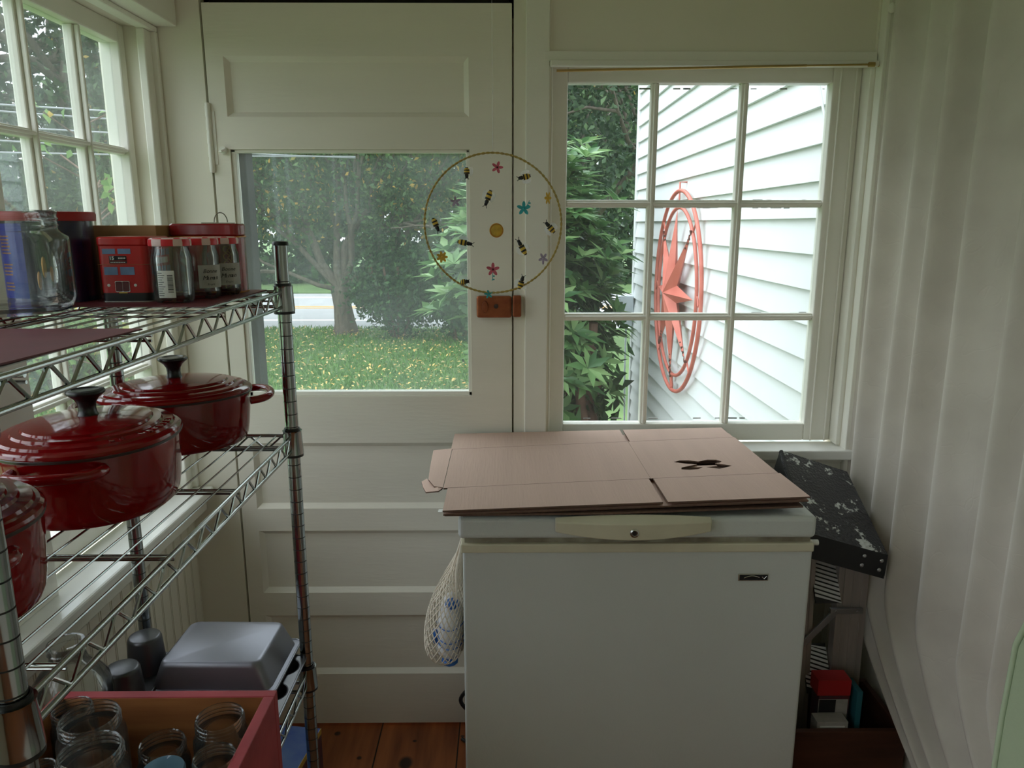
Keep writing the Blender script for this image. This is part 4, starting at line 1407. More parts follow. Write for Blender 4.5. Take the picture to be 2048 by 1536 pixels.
# tall red tin with wire handle
t = thing('red_tin', 'tall dark red hinged tin with wire handle and gold script at the shelf end', 'tin', (-0.528, 1.352, LZ), R(-3))
w, dp = 0.061, 0.052
poly = rrect(-w, w, -dp / 2 + 0.004, dp / 2, 0.012)
MB().prism(poly, 'z', 0.0025, 0.098).build('tin_body', 'tinred', t, smooth=40)
MB().prism(rrect(-w - .001, w + .001, -dp / 2 + .003, dp / 2 + .001, 0.013), 'z', 0.0, 0.0025).build('bottom_seam', 'gold', t, smooth=40)
MB().prism(rrect(-w - .001, w + .001, -dp / 2 + .003, dp / 2 + .001, 0.013), 'z', 0.0985, 0.120).build('lid', 'tinred', t, smooth=40, bevel=0.003)
MB().prism(rrect(-w - .0018, w + .0018, -dp / 2 + .0022, dp / 2 + .0018, 0.0135), 'z', 0.0965, 0.0985).build('lid_bead', 'gold', t, smooth=40)
b = MB()
pts = [(0.024 + 0.012 * math.cos(a), 0.004, 0.1225 + 0.0165 * math.sin(a)) for a in [PI * k / 14 for k in range(15)]]
b.tube(pts, 0.0009, 6)
b.box((-0.008, -0.004, 0.1200), (0.014, 0.010, 0.1222)).box((0.012, -0.003, 0.1200), (0.047, 0.009, 0.1218))
b.build('wire_handle', 'wire', t, smooth=40)
b = MB()
def scroll(pts_, r_=0.0009):
    b.tube([(x, -dp / 2 + 0.0034, z) for x, z in pts_], r_, 6)
z0 = 0.012
for k in range(6):
    z = z0 + k * 0.0128
    scroll([(0.040 + 0.006 * math.cos(a) * (1 - a / 14), z + 0.0055 * math.sin(a)) for a in [0.45 * q for q in range(15)]])
    scroll([(0.044, z), (0.048, z + 0.005), (0.043, z + 0.011)])
scroll([(0.032, 0.086), (0.038, 0.090), (0.046, 0.086), (0.050, 0.070), (0.049, 0.050), (0.051, 0.030), (0.046, 0.012), (0.036, 0.008)])
b.build('gold_script', 'gold', t, smooth=40)
b = MB()
for k in range(4):
    b.sphere((0.022 - 0.004 * k, -dp / 2 + 0.004, 0.025 + 0.013 * k), 0.009, (1.2, 0.06, 0.9), 10)
b.build('dark_motif', 'boxdark', t, smooth=40)

# ------------------------------------------------------------------ enamel ovens on the middle shelf
PZ = ZM + 0.0022
def dutch_oven(label, loc, rz, a, bb, hz, letters=False, kz=1.0):
    t = thing('dutch_oven', label, 'pot', loc, rz, 'red enamelled ovens on the middle shelf')
    b_ = MB()
    b_.lathe([(0, 0.003), (0.80, 0.002), (0.86, 0.0), (0.90, 0.004), (0.935, 0.014), (0.955, 0.030), (0.975, hz * 0.6), (0.99, hz - 0.004), (0.985, hz), (0.94, hz), (0.93, hz - 0.01), (0.90, 0.02), (0, 0.012)], 72, sx=bb, sy=a, expo=2.15)
    body = b_.build('pot_body', 'enamel', t, smooth=50)
    # loop handles at both ends of the long axis
    for s in (1, -1):
        b_ = MB()
        pts = []
        hw = 0.056
        for k in range(17):
            q = PI * k / 16
            pts.append((hw * math.cos(q), s * (a * 0.93 + 0.046 * (math.sin(q) ** 0.7)), hz - 0.014 + 0.004 * math.sin(q)))
        b_.tube(pts, 0.0072, 10)
        b_.build('loop_handle', 'enamel', t, smooth=60)
    # lid
    b_ = MB()
    f_ = [(0.97, hz + 0.0005), (1.012, hz + 0.001), (1.022, hz + 0.005), (1.01, hz + 0.0085), (0.975, hz + 0.0115), (0.935, hz + 0.0125), (0.915, hz + 0.0160),
          (0.86, hz + 0.0170), (0.805, hz + 0.0180), (0.79, hz + 0.0215), (0.70, hz + 0.0225), (0.685, hz + 0.0255), (0.55, hz + 0.0285), (0.30, hz + 0.0318), (0.14, hz + 0.0328), (0, hz + 0.0328)]
    b_.lathe(f_, 84, sx=bb, sy=a, expo=2.1)
    lid = b_.build('lid', 'enamel', t, smooth=24)
    MB().lathe([(0.985, hz - 0.0008), (1.016, hz - 0.0008), (1.024, hz + 0.0026), (1.016, hz + 0.0036), (0.985, hz + 0.0030)], 72, sx=bb, sy=a, expo=2.1).build('dark_rim', 'rim', lid, smooth=40)
    z = hz + 0.0325
    MB().lathe([(0.0145, z), (0.0125, z + 0.003), (0.0115, z + 0.010), (0.0125, z + 0.018), (0.0165, z + 0.025), (0.0225, z + 0.030), (0.0255, z + 0.0325), (0.0258, z + 0.035), (0.0245, z + 0.0370), (0.018, z + 0.0378), (0.017, z + 0.0370), (0, z + 0.0374)], 40).build('lid_knob', 'knobblack', lid, smooth=45)
    if letters:
        b_ = MB()
        txt = 'LE CREUSET'
        for k, ch in enumerate(txt):
            if ch == ' ':
                continue
            ang = R(letters) + R(7.2) * (k - len(txt) / 2)
            rx, ry = bb * 0.86, a * 0.86
            x, y_ = rx * math.cos(ang), ry * math.sin(ang)
            nrm = math.atan2(math.sin(ang) / ry, math.cos(ang) / rx)
            m_ = T(x, y_, hz + 0.0172) @ RZ(nrm + PI / 2) @ T(-0.003, -0.006, 0)
            text_bm(b_, ch, 0.0135, m_, 0.0012, bold=0.0002)
        b_.build('embossed_lettering', 'enamel', lid)
    return t
# rotation: local +Y is the long axis
dutch_oven('red oval enamel oven farthest along the middle shelf, showing its far handle', (-0.609, 1.347, PZ), -1.09, 0.131, 0.104, 0.093)
dutch_oven('red oval enamel oven in the middle of the middle shelf with embossed lid', (-0.602, 1.046, PZ), 0.17, 0.129, 0.119, 0.099, letters=-20)
dutch_oven('dark red enamel oven nearest the camera, cut off by the left frame edge', (-0.600, 0.728, PZ), 0.75, 0.112, 0.104, 0.097)

# ------------------------------------------------------------------ bottom shelf
BZ = ZB + 0.0022
# muffin tin
t = thing('muffin_tin', 'grey steel muffin tin lying under the square pan', 'baking tin', (-0.520, 1.275, BZ))
b = MB()
X0, X1, Y0_, Y1_ = -0.105, 0.107, -0.125, 0.125
zt = 0.034
# top plate with round holes
cups = [(x, y) for x in (-0.068, 0.002, 0.071) for y in (-0.083, 0.0, 0.083)]
pl = bmesh.new()
edges = []
def loop(pts):
    vs = [pl.verts.new((x, y, zt)) for x, y in pts]
    for k in range(len(vs)):
        edges.append(pl.edges.new((vs[k], vs[(k + 1) % len(vs)])))
loop(rrect(X0, X1, Y0_, Y1_, 0.014))
for x, y in cups:
    loop([(x + 0.029 * math.cos(2 * PI * k / 28), y + 0.029 * math.sin(2 * PI * k / 28)) for k in range(28)])
bmesh.ops.triangle_fill(pl, edges=edges, use_beauty=True, use_dissolve=False)
me = bpy.data.meshes.new('tmp'); pl.to_mesh(me); pl.free()
b.bm.from_mesh(me); bpy.data.meshes.remove(me)
b.tube([(x, y, zt) for x, y in rrect(X0, X1, Y0_, Y1_, 0.014)], 0.0022, 8, closed=True)
b.build('tin_plate', 'pan_steel', t, smooth=40, recalc=True)
c0 = MB().lathe([(0.031, zt + 0.0008), (0.029, zt), (0.022, 0.001), (0, 0.001)], 28).build('cup', 'pan_steel', t, smooth=50)
for k, (x, y) in enumerate(cups):
    c = c0 if k == 0 else c0.copy()
    if k:
        C.objects.link(c)
        c.parent = t
    c.location = (x, y, 0)

def pan(name, label, loc, rz, rim, top, hgt, m, group=None):
    # upside-down rectangular pan: rim = (x0,x1,y0,y1) at z 0, base on top
    t = thing(name, label, 'pan', loc, rz, group)
    b_ = MB()
    def ringv(x0, x1, y0, y1, r_, z):
        return [b_.v((x, y, z)) for x, y in rrect(x0, x1, y0, y1, r_, 6)]
    rx0, rx1, ry0, ry1 = rim
    tx0, tx1, ty0, ty1 = top
    e = 0.010
    rings = [ringv(rx0, rx1, ry0, ry1, 0.016, 0.0), ringv(rx0, rx1, ry0, ry1, 0.016, 0.002), ringv(rx0 + e, rx1 - e, ry0 + e, ry1 - e, 0.015, 0.003),
             ringv(tx0 - 0.003, tx1 + 0.003, ty0 - 0.003, ty1 + 0.003, 0.019, hgt - 0.010), ringv(tx0, tx1, ty0, ty1, 0.018, hgt - 0.003), ringv(tx0 + 0.005, tx1 - 0.005, ty0 + 0.005, ty1 - 0.005, 0.015, hgt)]
    for i in range(len(rings) - 1):
        A, B = rings[i], rings[i + 1]
        n = len(A)
        for k in range(n):
            b_.bm.faces.new([A[k], A[(k + 1) % n], B[(k + 1) % n], B[k]])
    b_.bm.faces.new(rings[-1])
    b_.build('pan_body', m, t, smooth=50)
    b_ = MB().tube([(x, y, 0.0015) for x, y in rrect(rx0, rx1, ry0, ry1, 0.016, 6)], 0.0024, 8, closed=True)
    b_.build('rolled_rim', 'pan_steel', t, smooth=60)
    return t
pan('square_pan', 'grey nonstick square cake pan turned upside down on the muffin tin', (-0.563, 1.355, BZ + 0.0385), R(-1), (-0.125, 0.125, -0.092, 0.098), (-0.098, 0.095, -0.075, 0.080), 0.055, 'pan')

# popover pan, upside down, dark
t = thing('popover_pan', 'dark nonstick popover pan lying upside down by the wall', 'baking tin', (-0.712, 1.29, BZ))
cups = [(0.0, -0.045), (-0.002, 0.050)]
b = MB().prism(rrect(-0.042, 0.040, -0.085, 0.105, 0.02), 'z', 0.040, 0.046)
b.tube([(x, y, 0.043) for x, y in rrect(-0.042, 0.040, -0.085, 0.105, 0.02)], 0.003, 8, closed=True)
for x in (-0.036, 0.034):
    for y in (-0.075, 0.095):
        b.tube([(x, y, 0.0), (x, y, 0.043)], 0.003, 8)
b.build('pan_frame', 'pan_dark', t, smooth=40)
c0 = MB().lathe([(0.038, 0.044), (0.036, 0.05), (0.0315, 0.110), (0.029, 0.1155), (0.026, 0.117), (0, 0.117)], 32).build('cup', 'pan_dark', t, smooth=45)
c0.location = (cups[0][0], cups[0][1], -0.008)
c = c0.copy(); C.objects.link(c); c.parent = t; c.location = (cups[1][0], cups[1][1], 0.0)

# glass jug behind the crate
t = thing('glass_jug', 'clear glass jug with narrow mouth and red label behind the red crate', 'jug', (-0.752, 1.158, BZ))
r_ = 0.064
MB().lathe([(0, 0.003), (r_ * 0.9, 0.002), (r_, 0.01), (r_, 0.115), (r_ * 0.93, 0.140), (r_ * 0.72, 0.160), (0.031, 0.176), (0.028, 0.190), (0.0285, 0.196), (0.031, 0.198), (0.0285, 0.200), (0.0285, 0.206), (0.031, 0.209), (0.029, 0.213), (0.024, 0.213), (0.024, 0.178), (r_ * 0.68, 0.156), (r_ * 0.95, 0.11), (r_ * 0.95, 0.012), (0, 0.009)], 44).build('jug_body', 'jarglass', t, smooth=50)
b = MB()
for k in range(8):
    a0, a1 = R(-55 + k * 8), R(-47 + k * 8)
    q = r_ + 0.0006
    b.face([(q * math.cos(a0), q * math.sin(a0), 0.03), (q * math.cos(a1), q * math.sin(a1), 0.03), (q * math.cos(a1), q * math.sin(a1), 0.085), (q * math.cos(a0), q * math.sin(a0), 0.085)])
b.build('red_label', 'crate_red', t)

# red wooden crate with jars
t = thing('red_crate', 'worn red painted wooden crate full of jars on the bottom shelf', 'crate', (0, 0, 0))
cx0_, cx1_, cy0_, cy1_, cz0, cz1 = -0.725, -0.372, 0.60, 1.083, ZB + 0.004, 0.750
th = 0.017
for (a, c_) in (((cx0_, cy1_ - th, cz0), (cx1_, cy1_, cz1)), ((cx0_, cy0_, cz0), (cx1_, cy0_ + th, cz1)), ((cx0_, cy0_ + th, cz0), (cx0_ + th, cy1_ - th, cz1)), ((cx1_ - th, cy0_ + th, cz0), (cx1_, cy1_ - th, cz1))):
    MB().box(a, c_).build('side_board', 'crate_red', t, bevel=0.0015)
b = MB().box((cx0_ + th, cy0_ + th, cz0), (cx1_ - th, cy1_ - th, cz0 + 0.010))
b.build('bottom_board', 'pine', t)
b = MB()
e = 0.0006
b.box((cx0_ + th, cy1_ - th - e, cz0 + 0.01), (cx1_ - th, cy1_ - th, cz1 - 0.002)).box((cx1_ - th - e, cy0_ + th, cz0 + 0.01), (cx1_ - th, cy1_ - th, cz1 - 0.002)).box((cx0_ + th, cy0_ + th, cz0 + 0.01), (cx0_ + th + e, cy1_ - th, cz1 - 0.002))
b.build('bare_inner_face', 'pine', t)
o = MB().sphere((-0.490, cy1_ - th - 0.001, 0.680), 0.0045, (1, 0.4, 1), 10).build('nail_head', 'rim', t)

def mason(name, label, x, y, ztop, r_, hgt, lid=None, rz=0, neck=0.86, tiltx=0, m='jarglass'):
    z0 = cz0 + 0.0105
    base = max(z0, ztop - hgt)
    h_ = ztop - base
    t_ = thing(name, label, 'jar', (x, y, base), rz, 'open canning jars in the red crate')
    t_.rotation_euler = (tiltx, 0, rz)
    rn = r_ * neck
    pr = [(0, 0.004), (r_ * 0.85, 0.0), (r_ * 0.98, 0.006), (r_, 0.02), (r_, h_ - 0.040), (r_ * 0.97, h_ - 0.030), (rn, h_ - 0.022)]
    for k in range(3):
        z = h_ - 0.019 + k * 0.006
        pr += [(rn, z), (rn * 1.035, z + 0.0015), (rn, z + 0.003)]
    pr += [(rn * 1.01, h_ - 0.002), (rn * 0.98, h_), (rn * 0.92, h_ - 0.001), (rn * 0.91, h_ - 0.022), (r_ * 0.93, h_ - 0.036), (r_ * 0.94, 0.02), (r_ * 0.88, 0.010), (0, 0.008)]
    MB().lathe(pr, 48).build('jar_body', m, t_, smooth=45)
    if lid:
        MB().lathe([(rn * 1.08, h_ - 0.012), (rn * 1.10, h_ + 0.001), (rn * 1.04, h_ + 0.005), (0, h_ + 0.005), (0, h_ + 0.003), (rn * 1.0, h_ + 0.002), (rn * 1.04, h_ - 0.012)], 40).build('lid', lid, t_, smooth=45)
    return t_
mason('canning_jar', 'large open canning jar behind the other large one, at left in the red crate', -0.612, 0.972, 0.785, 0.047, 0.17)
mason('canning_jar', 'largest open canning jar at the front left of the red crate', -0.560, 0.882, 0.800, 0.046, 0.18)
mason('canning_jar', 'open canning jar in the far right corner of the red crate', -0.440, 1.015, 0.752, 0.041, 0.13)
mason('canning_jar', 'low open canning jar in the middle of the crate, beside the nail head', -0.522, 0.995, 0.722, 0.038, 0.11)
mason('canning_jar', 'open canning jar at the front right of the red crate', -0.415, 0.928, 0.752, 0.034, 0.13)
mason('canning_jar', 'canning jar with a translucent blue lid at the bottom frame edge', -0.482, 0.913, 0.738, 0.031, 0.12, lid='bluelid')
mason('canning_jar', 'ribbed-neck jar half hidden behind the near shelf post', -0.672, 1.028, 0.760, 0.033, 0.13)
mason('canning_jar', 'small jar under the ribbed-neck jar at the near shelf post', -0.647, 0.900, 0.755, 0.026, 0.13)

# blue box on the floor
t = thing('blue_box', 'blue printed cardboard box on the floor beneath the wire shelf', 'box', (-0.466, 1.655, 0), R(-8))
MB().box((-0.24, -0.42, 0.001), (0, 0, 0.248)).build('carton', 'boxdark', t)
MB().box((-0.24, -0.42, 0.248), (0, 0, 0.2495)).build('blue_top', 'bluebox', t)
MB().box((-0.001, -0.42, 0.236), (0.0006, 0, 0.250)).build('yellow_edge', 'yellow', t)
b = MB()
for k in range(8):
    b.box((0.0, -0.38 + 0.042 * k, 0.12), (0.0006, -0.36 + 0.042 * k, 0.20))
b.build('side_print', 'copper', t)

# ================================================================== FREEZER AND NEIGHBOURS
fz = thing('chest_freezer', 'white chest freezer with yellowed handle under the cardboard sheets', 'freezer', (0, 0, 0))
FX0, FX1, FY0, FY1 = -0.090, 0.640, 1.440, 1.965
MB().box((FX0, FY0, 0.02), (FX1, FY1, 0.826)).build('cabinet', 'freezer', fz, bevel=0.006, seg=3)
MB().box((FX0 + 0.03, FY0 + 0.03, 0.0), (FX1 - 0.03, FY1 - 0.03, 0.02)).build('plinth', 'blackpl', fz)
MB().box((FX0 - 0.004, FY0 - 0.006, 0.824), (FX1 + 0.0, FY1, 0.844)).build('trim_band', 'fcream', fz, bevel=0.003)
b = MB().box((FX0 + 0.004, FY0 + 0.004, 0.844), (FX1 - 0.006, FY1, 0.857))
b.build('gasket', 'gasket', fz)
MB().box((FX0 - 0.008, FY0 - 0.012, 0.857), (FX1 - 0.001, FY1, 0.905)).build('lid', 'freezer', fz, bevel=0.010, seg=4)
# lens-shaped handle on the lid front
b = MB()
n = 24
hx0, hx1 = 0.100, 0.417
def hp(k):
    q = k / n
    x = hx0 + (hx1 - hx0) * q
    s = 4 * q * (1 - q)
    return x, s
front, backr, low, lowb = [], [], [], []
for k in range(n + 1):
    x, s = hp(k)
    fy = FY0 - 0.030 - 0.014 * s
    front.append(b.v((x, fy, 0.902)))
    backr.append(b.v((x, FY0 - 0.022, 0.909 + 0.006 * s)))
    low.append(b.v((x, fy + 0.002, 0.880 - 0.013 * s)))
    lowb.append(b.v((x, FY0 - 0.011, 0.878 - 0.013 * s)))
for k in range(n):
    b.bm.faces.new([backr[k], backr[k + 1], front[k + 1], front[k]])
    b.bm.faces.new([front[k], front[k + 1], low[k + 1], low[k]])
    b.bm.faces.new([low[k], low[k + 1], lowb[k + 1], lowb[k]])
for k in (0, n):
    b.bm.faces.new([backr[k], front[k], low[k], lowb[k]])
hd = b.build('lid_handle', 'fcream', fz, bevel=0.002)
lk = MB().lathe([(0.0090, 0.0), (0.0092, 0.002), (0.0065, 0.0035), (0.0055, 0.002), (0, 0.0015)], 28).build('lock_barrel', 'silver', hd, smooth=40)
lk.matrix_basis = T(0.258, FY0 - 0.0420, 0.8835) @ RX90
kk = MB().lathe([(0.0048, 0.0), (0.0048, 0.0028), (0, 0.0030)], 20).build('keyhole', 'black', lk, smooth=40)
# badge
bd = MB().box((0.487, FY0 - 0.002, 0.7575), (0.551, FY0 + 0.001, 0.7745)).build('maker_badge', 'silver', fz, bevel=0.002)
MB().box((0.4895, FY0 - 0.0028, 0.7598), (0.549, FY0 - 0.001, 0.7722)).build('badge_field', 'black', bd, bevel=0.001)
b = MB()
b.tube([(0.499 + 0.004 * k, FY0 - 0.0030, 0.7625 + 0.0075 * math.sin(0.4 + 0.28 * k)) for k in range(9)], 0.0009, 6)
b.tube([(0.536, FY0 - 0.003, 0.768), (0.541, FY0 - 0.003, 0.763), (0.546, FY0 - 0.003, 0.769)], 0.0009, 6)
b.build('badge_mark', 'silver', bd)
MB().tube([(FX1 - 0.002, 1.452, 0.838), (FX1 + 0.014, 1.452, 0.838)], 0.006, 12).build('side_screw', 'white', fz, smooth=40)
b = MB().tube([(-0.0955, 1.905, 0.20)] + [(-0.105 - 0.026 * math.sin(PI * k / 10), 1.905, 0.19 - 0.075 * k / 10) for k in range(11)] + [(-0.098, 1.905, 0.06), (-0.105, 1.905, 0.008), (-0.13, 1.93, 0.006)], 0.006, 8)
tag(b.build('power_cord', 'black', smooth=60), 'loop of black cord beside the left flank of the freezer', 'cord')
# ------------------------------------------------------------------ cardboard
def board(name, outline, z, th, m='cardboard', holes=None, parent=None, tilt=None):
    bm = bmesh.new()
    edges = []
    def loop(pts):
        vs = [bm.verts.new((x, y, 0)) for x, y in pts]
        for k in range(len(vs)):
            edges.append(bm.edges.new((vs[k], vs[(k + 1) % len(vs)])))
    loop(outline)
    for h_ in (holes or []):
        loop(h_)
    r_ = bmesh.ops.triangle_fill(bm, edges=edges, use_beauty=True, use_dissolve=False)
    faces = [f for f in bm.faces]
    ext = bmesh.ops.extrude_face_region(bm, geom=faces)
    for v in [g for g in ext['geom'] if isinstance(g, bmesh.types.BMVert)]:
        v.co.z += th
    zf = tilt or (lambda x, y: z)
    for v in bm.verts:
        v.co.z += zf(v.co.x, v.co.y)
    bmesh.ops.recalc_face_normals(bm, faces=bm.faces)
    me = bpy.data.meshes.new(name)
    bm.to_mesh(me)
    bm.free()
    me.materials.append(M[m])
    me.materials.append(M['cardedge'])
    for p in me.polygons:
        if abs(p.normal.z) < 0.5:
            p.material_index = 1
    o = bpy.data.objects.new(name, me)
    C.objects.link(o)
    if parent:
        o.parent = parent
    return o
cb = thing('cardboard_box', 'flattened brown cardboard box laid open on the freezer, with a butterfly-shaped cutout', 'cardboard', (0, 0, 0))
def ztop(x, y):
    # left front corner lies a little lower, right front corner curls up
    return 0.9225 + 0.020 * max(0, (x + 0.127) / 0.75) * max(0, (2.05 - y) / 0.62) ** 1.5 + 0.002
g_ = 0.0022
LS, RS = 0.3235 - 0.003, 0.3235 + 0.003
# front flaps, panels, back flaps; y creases at 1.54/1.60 and 1.83/1.93
def yl(x, which):
    a = {'f': (1.410, 1.430), 'c1': (1.541, 1.600), 'c2': (1.828, 1.925), 'b': (1.972, 2.030)}[which]
    q = (x + 0.13) / 0.745
    return a[0] + (a[1] - a[0]) * q
def quadpts(xa, xb, lo, hi, ga=0.0, gb=0.0, xb2=None, n=6):
    pts = []
    for k in range(n + 1):
        x = xa + (xb - xa) * k / n
        pts.append((x, yl(x, lo) + ga))
    for k in range(n + 1):
        x = xb + (xa - xb) * k / n
        pts.append((x, yl(x, hi) - gb))
    return pts
board('front_left_flap', quadpts(-0.127, LS - 0.002, 'f', 'c1', 0, g_ / 3), 0, 0.0035, parent=cb, tilt=ztop)
board('front_right_flap', quadpts(RS + 0.002, 0.620, 'f', 'c1', 0, g_ / 3), 0, 0.0035, parent=cb, tilt=ztop)
board('left_panel', quadpts(-0.136, LS + 0.002, 'c1', 'c2', g_ / 3, g_ / 3), 0, 0.0035, parent=cb, tilt=ztop)
hole = [(0.402, 1.700), (0.418, 1.712), (0.440, 1.712), (0.462, 1.702), (0.487, 1.716), (0.508, 1.714), (0.517, 1.700), (0.509, 1.690), (0.497, 1.686),
        (0.530, 1.664), (0.520, 1.655), (0.494, 1.640), (0.463, 1.658), (0.445, 1.640), (0.424, 1.634), (0.406, 1.640), (0.410, 1.655), (0.440, 1.672), (0.452, 1.678), (0.425, 1.686)]
board('right_panel', quadpts(RS - 0.0035, 0.616, 'c1', 'c2', g_ / 3, g_ / 3), 0, 0.0035, holes=[hole], parent=cb, tilt=ztop)
board('cutout_tab', [(0.410, 1.680), (0.440, 1.682), (0.500, 1.684), (0.500, 1.676), (0.470, 1.670), (0.440, 1.668), (0.412, 1.668)], 0, 0.003, parent=cb, tilt=lambda x, y: ztop(x, y) - 0.004)
board('back_left_flap', quadpts(-0.140, LS - 0.002, 'c2', 'b', g_ / 3, 0), 0, 0.0035, parent=cb, tilt=ztop)
board('back_right_flap', quadpts(RS + 0.001, 0.610, 'c2', 'b', g_ / 3, 0), 0, 0.0035, parent=cb, tilt=ztop)
board('side_flap', [(-0.1375, 1.835), (-0.186, 1.838), (-0.181, 1.70), (-0.176, 1.612), (-0.158, 1.560), (-0.1375, 1.545)], 0, 0.0035, parent=cb, tilt=lambda x, y: ztop(x, y) - 0.12 * max(0, -0.137 - x))
board('torn_corner', [(-0.172, 1.612), (-0.184, 1.655), (-0.196, 1.648), (-0.187, 1.60), (-0.176, 1.555), (-0.146, 1.530), (-0.1385, 1.548), (-0.150, 1.556), (-0.158, 1.566)], 0, 0.003, parent=cb, tilt=lambda x, y: ztop(x, y) - 0.002 - 0.45 * max(0, -0.15 - x))
o = board('cardboard_sheet', [(-0.126, 1.412), (0.618, 1.432), (0.622, 2.0), (-0.130, 1.96)], 0, 0.0035, holes=[[(0.395, 1.625), (0.545, 1.645), (0.540, 1.725), (0.392, 1.722)]], tilt=lambda x, y: ztop(x, y) - 0.0085)
tag(o, 'second brown cardboard sheet lying directly under the flattened box', 'cardboard')
o = board('cardboard_sheet', [(-0.124, 1.420), (0.200, 1.415), (0.610, 1.436), (0.60, 1.94), (-0.120, 1.95)], 0, 0.0040, m='cardedge', tilt=lambda x, y: 0.0065 + (ztop(x, y) - 0.0085 + 0.9095) / 2 - 0.0075)
tag(o, 'lowest dark brown cardboard sheet resting on the freezer lid', 'cardboard')
# scrap of tape at the front-left corner
tag(MB().box((-0.137, 1.416, 0.921), (-0.128, 1.432, 0.9225)).build('tape_scrap', 'white'), 'tiny white tape scrap at the front left corner of the cardboard', 'tape')

# ------------------------------------------------------------------ string bag on the freezer's left side
t = thing('string_bag', 'cream string mesh bag hanging at the left flank of the freezer', 'bag', (-0.1, 1.56, 0.80))
b = MB()
rows, colsn = 26, 22
def bagp(i, j):
    q = i / rows
    a = 2 * PI * (j + 0.5 * (i % 2)) / colsn
    rad = 0.006 + 0.058 * (math.sin(min(1.0, q * 1.25) * PI / 2) ** 1.3)
    if q > 0.86:
        rad *= math.cos((q - 0.86) / 0.14 * 1.2)
    x = -0.045 * math.sin(q * PI * 0.62) + rad * 0.72 * math.cos(a) + 0.004
    if x > 0.008:
        x = 0.008
    y = rad * 1.35 * math.sin(a)
    z = -0.012 - 0.275 * q ** 1.02
    return (x, y, z)
for i in range(rows):
    for j in range(colsn):
        p = bagp(i, j)
        if i % 2 == 0:
            q1, q2 = bagp(i + 1, j), bagp(i + 1, j - 1)
        else:
            q1, q2 = bagp(i + 1, j + 1), bagp(i + 1, j)
        for q in (q1, q2):
            b.tube([p, q], 0.0014, 4)
b.build('net', 'jute', t)
b = MB()
b.tube([(0.002, 0, 0.005), (-0.02, -0.02, -0.06), (-0.048, -0.035, -0.115), (-0.062, -0.035, -0.135), (-0.060, -0.03, -0.150), (-0.050, -0.02, -0.145)], 0.0024, 7)
b.tube([(0.002, 0.005, 0.005), (-0.01, -0.04, -0.06), (-0.01, -0.05, -0.12)], 0.0022, 7)
b.tube([(0.008, 0.0, 0.030), (0.002, 0, 0.005)], 0.003, 7)
b.build('handle_cord', 'jute', t, smooth=60)
t = thing('wrapped_parcel', 'white and blue plastic-wrapped bundle inside the string bag', 'parcel', (-0.128, 1.56, 0.60))
b = MB()
b.sphere((0.002, 0, -0.012), 0.052, (0.60, 1.25, 1.50), 20).sphere((-0.002, 0.0, -0.055), 0.040, (0.80, 1.3, 0.75), 16)
pb = b.build('wrap', 'bagwhite', t, smooth=60)
for (p_, s_, sc_) in (((0.008, -0.036, 0.062), 0.018, (0.9, 0.9, 0.7)), ((-0.034, -0.014, -0.03), 0.013, (0.5, 1.0, 1.5)), ((0.0, -0.034, -0.080), 0.022, (0.9, 1, 0.35))):
    MB().sphere(p_, s_, sc_, 10).build('blue_patch', 'bagblue', t, smooth=60)
for z in (0.012, -0.020, -0.034):
    MB().tube([(0.002 + 0.0315 * math.sin(a) * 1.02, -0.066 * math.cos(a), z) for a in [-1.2 + 0.2 * k for k in range(13)]], 0.0012, 5).build('blue_stripe', 'bagblue', t, smooth=60)

# ------------------------------------------------------------------ step ladder behind the freezer
ld = thing('step_ladder', 'folded aluminium step ladder with black paint-splattered top, right of the freezer', 'ladder', (0, 0, 0))
BL, BR, FR_, FL_ = Vector((0.713, 1.85, 0.917)), Vector((0.893, 1.85, 0.857)), Vector((0.887, 1.60, 0.739)), Vector((0.690, 1.60, 0.797))
nrm = (BR - BL).cross(FL_ - BL).normalized()
if nrm.z < 0:
    nrm = -nrm
dn = -nrm
def slab(a, c_, d, e, dirn, t_):
    b_ = MB()
    P = [a, c_, d, e]
    Q = [p + dirn * t_ for p in P]
    b_.face(P); b_.face(Q[::-1])
    for k in range(4):
        b_.face([P[k], Q[k], Q[(k + 1) % 4], P[(k + 1) % 4]])
    return b_
top = slab(BL, BR, FR_, FL_, dn, 0.008).build('top_tread', 'ladtop', ld, bevel=0.002)
sk = 0.052
b = slab(FL_, FR_, FR_ + Vector((0, 0.006, 0)), FL_ + Vector((0, 0.006, 0)), Vector((-0.06, 0.012, -1)).normalized(), sk + 0.008)
bq = slab(BL, BL + Vector((0.006, 0, 0)), FL_ + Vector((0.006, 0, 0)), FL_, Vector((-0.25, 0, -1)).normalized(), sk)
me_ = bpy.data.meshes.new('t'); bq.bm.to_mesh(me_); bq.bm.free(); b.bm.from_mesh(me_); bpy.data.meshes.remove(me_)
bq = slab(BR, BR - Vector((0.006, 0, 0)), FR_ - Vector((0.006, 0, 0)), FR_, Vector((-0.05, 0, -1)).normalized(), sk)
me_ = bpy.data.meshes.new('t'); bq.bm.to_mesh(me_); bq.bm.free(); b.bm.from_mesh(me_); bpy.data.meshes.remove(me_)
b.build('top_skirt', 'blackpl', ld, bevel=0.0015)
ex_ = (FR_ - FL_).normalized()
for k, (q, dz) in enumerate([(0.72, -0.018), (0.93, -0.018), (0.70, -0.042), (0.91, -0.042)]):
    p_ = FL_.lerp(FR_, q) + Vector((0, -0.001, dz))
    rv = MB().lathe([(0, 0.003), (0.003, 0.0025), (0.005, 0)], 14).build('rivet', 'grey', ld, smooth=60)
    rv.matrix_basis = T(*p_) @ RX90
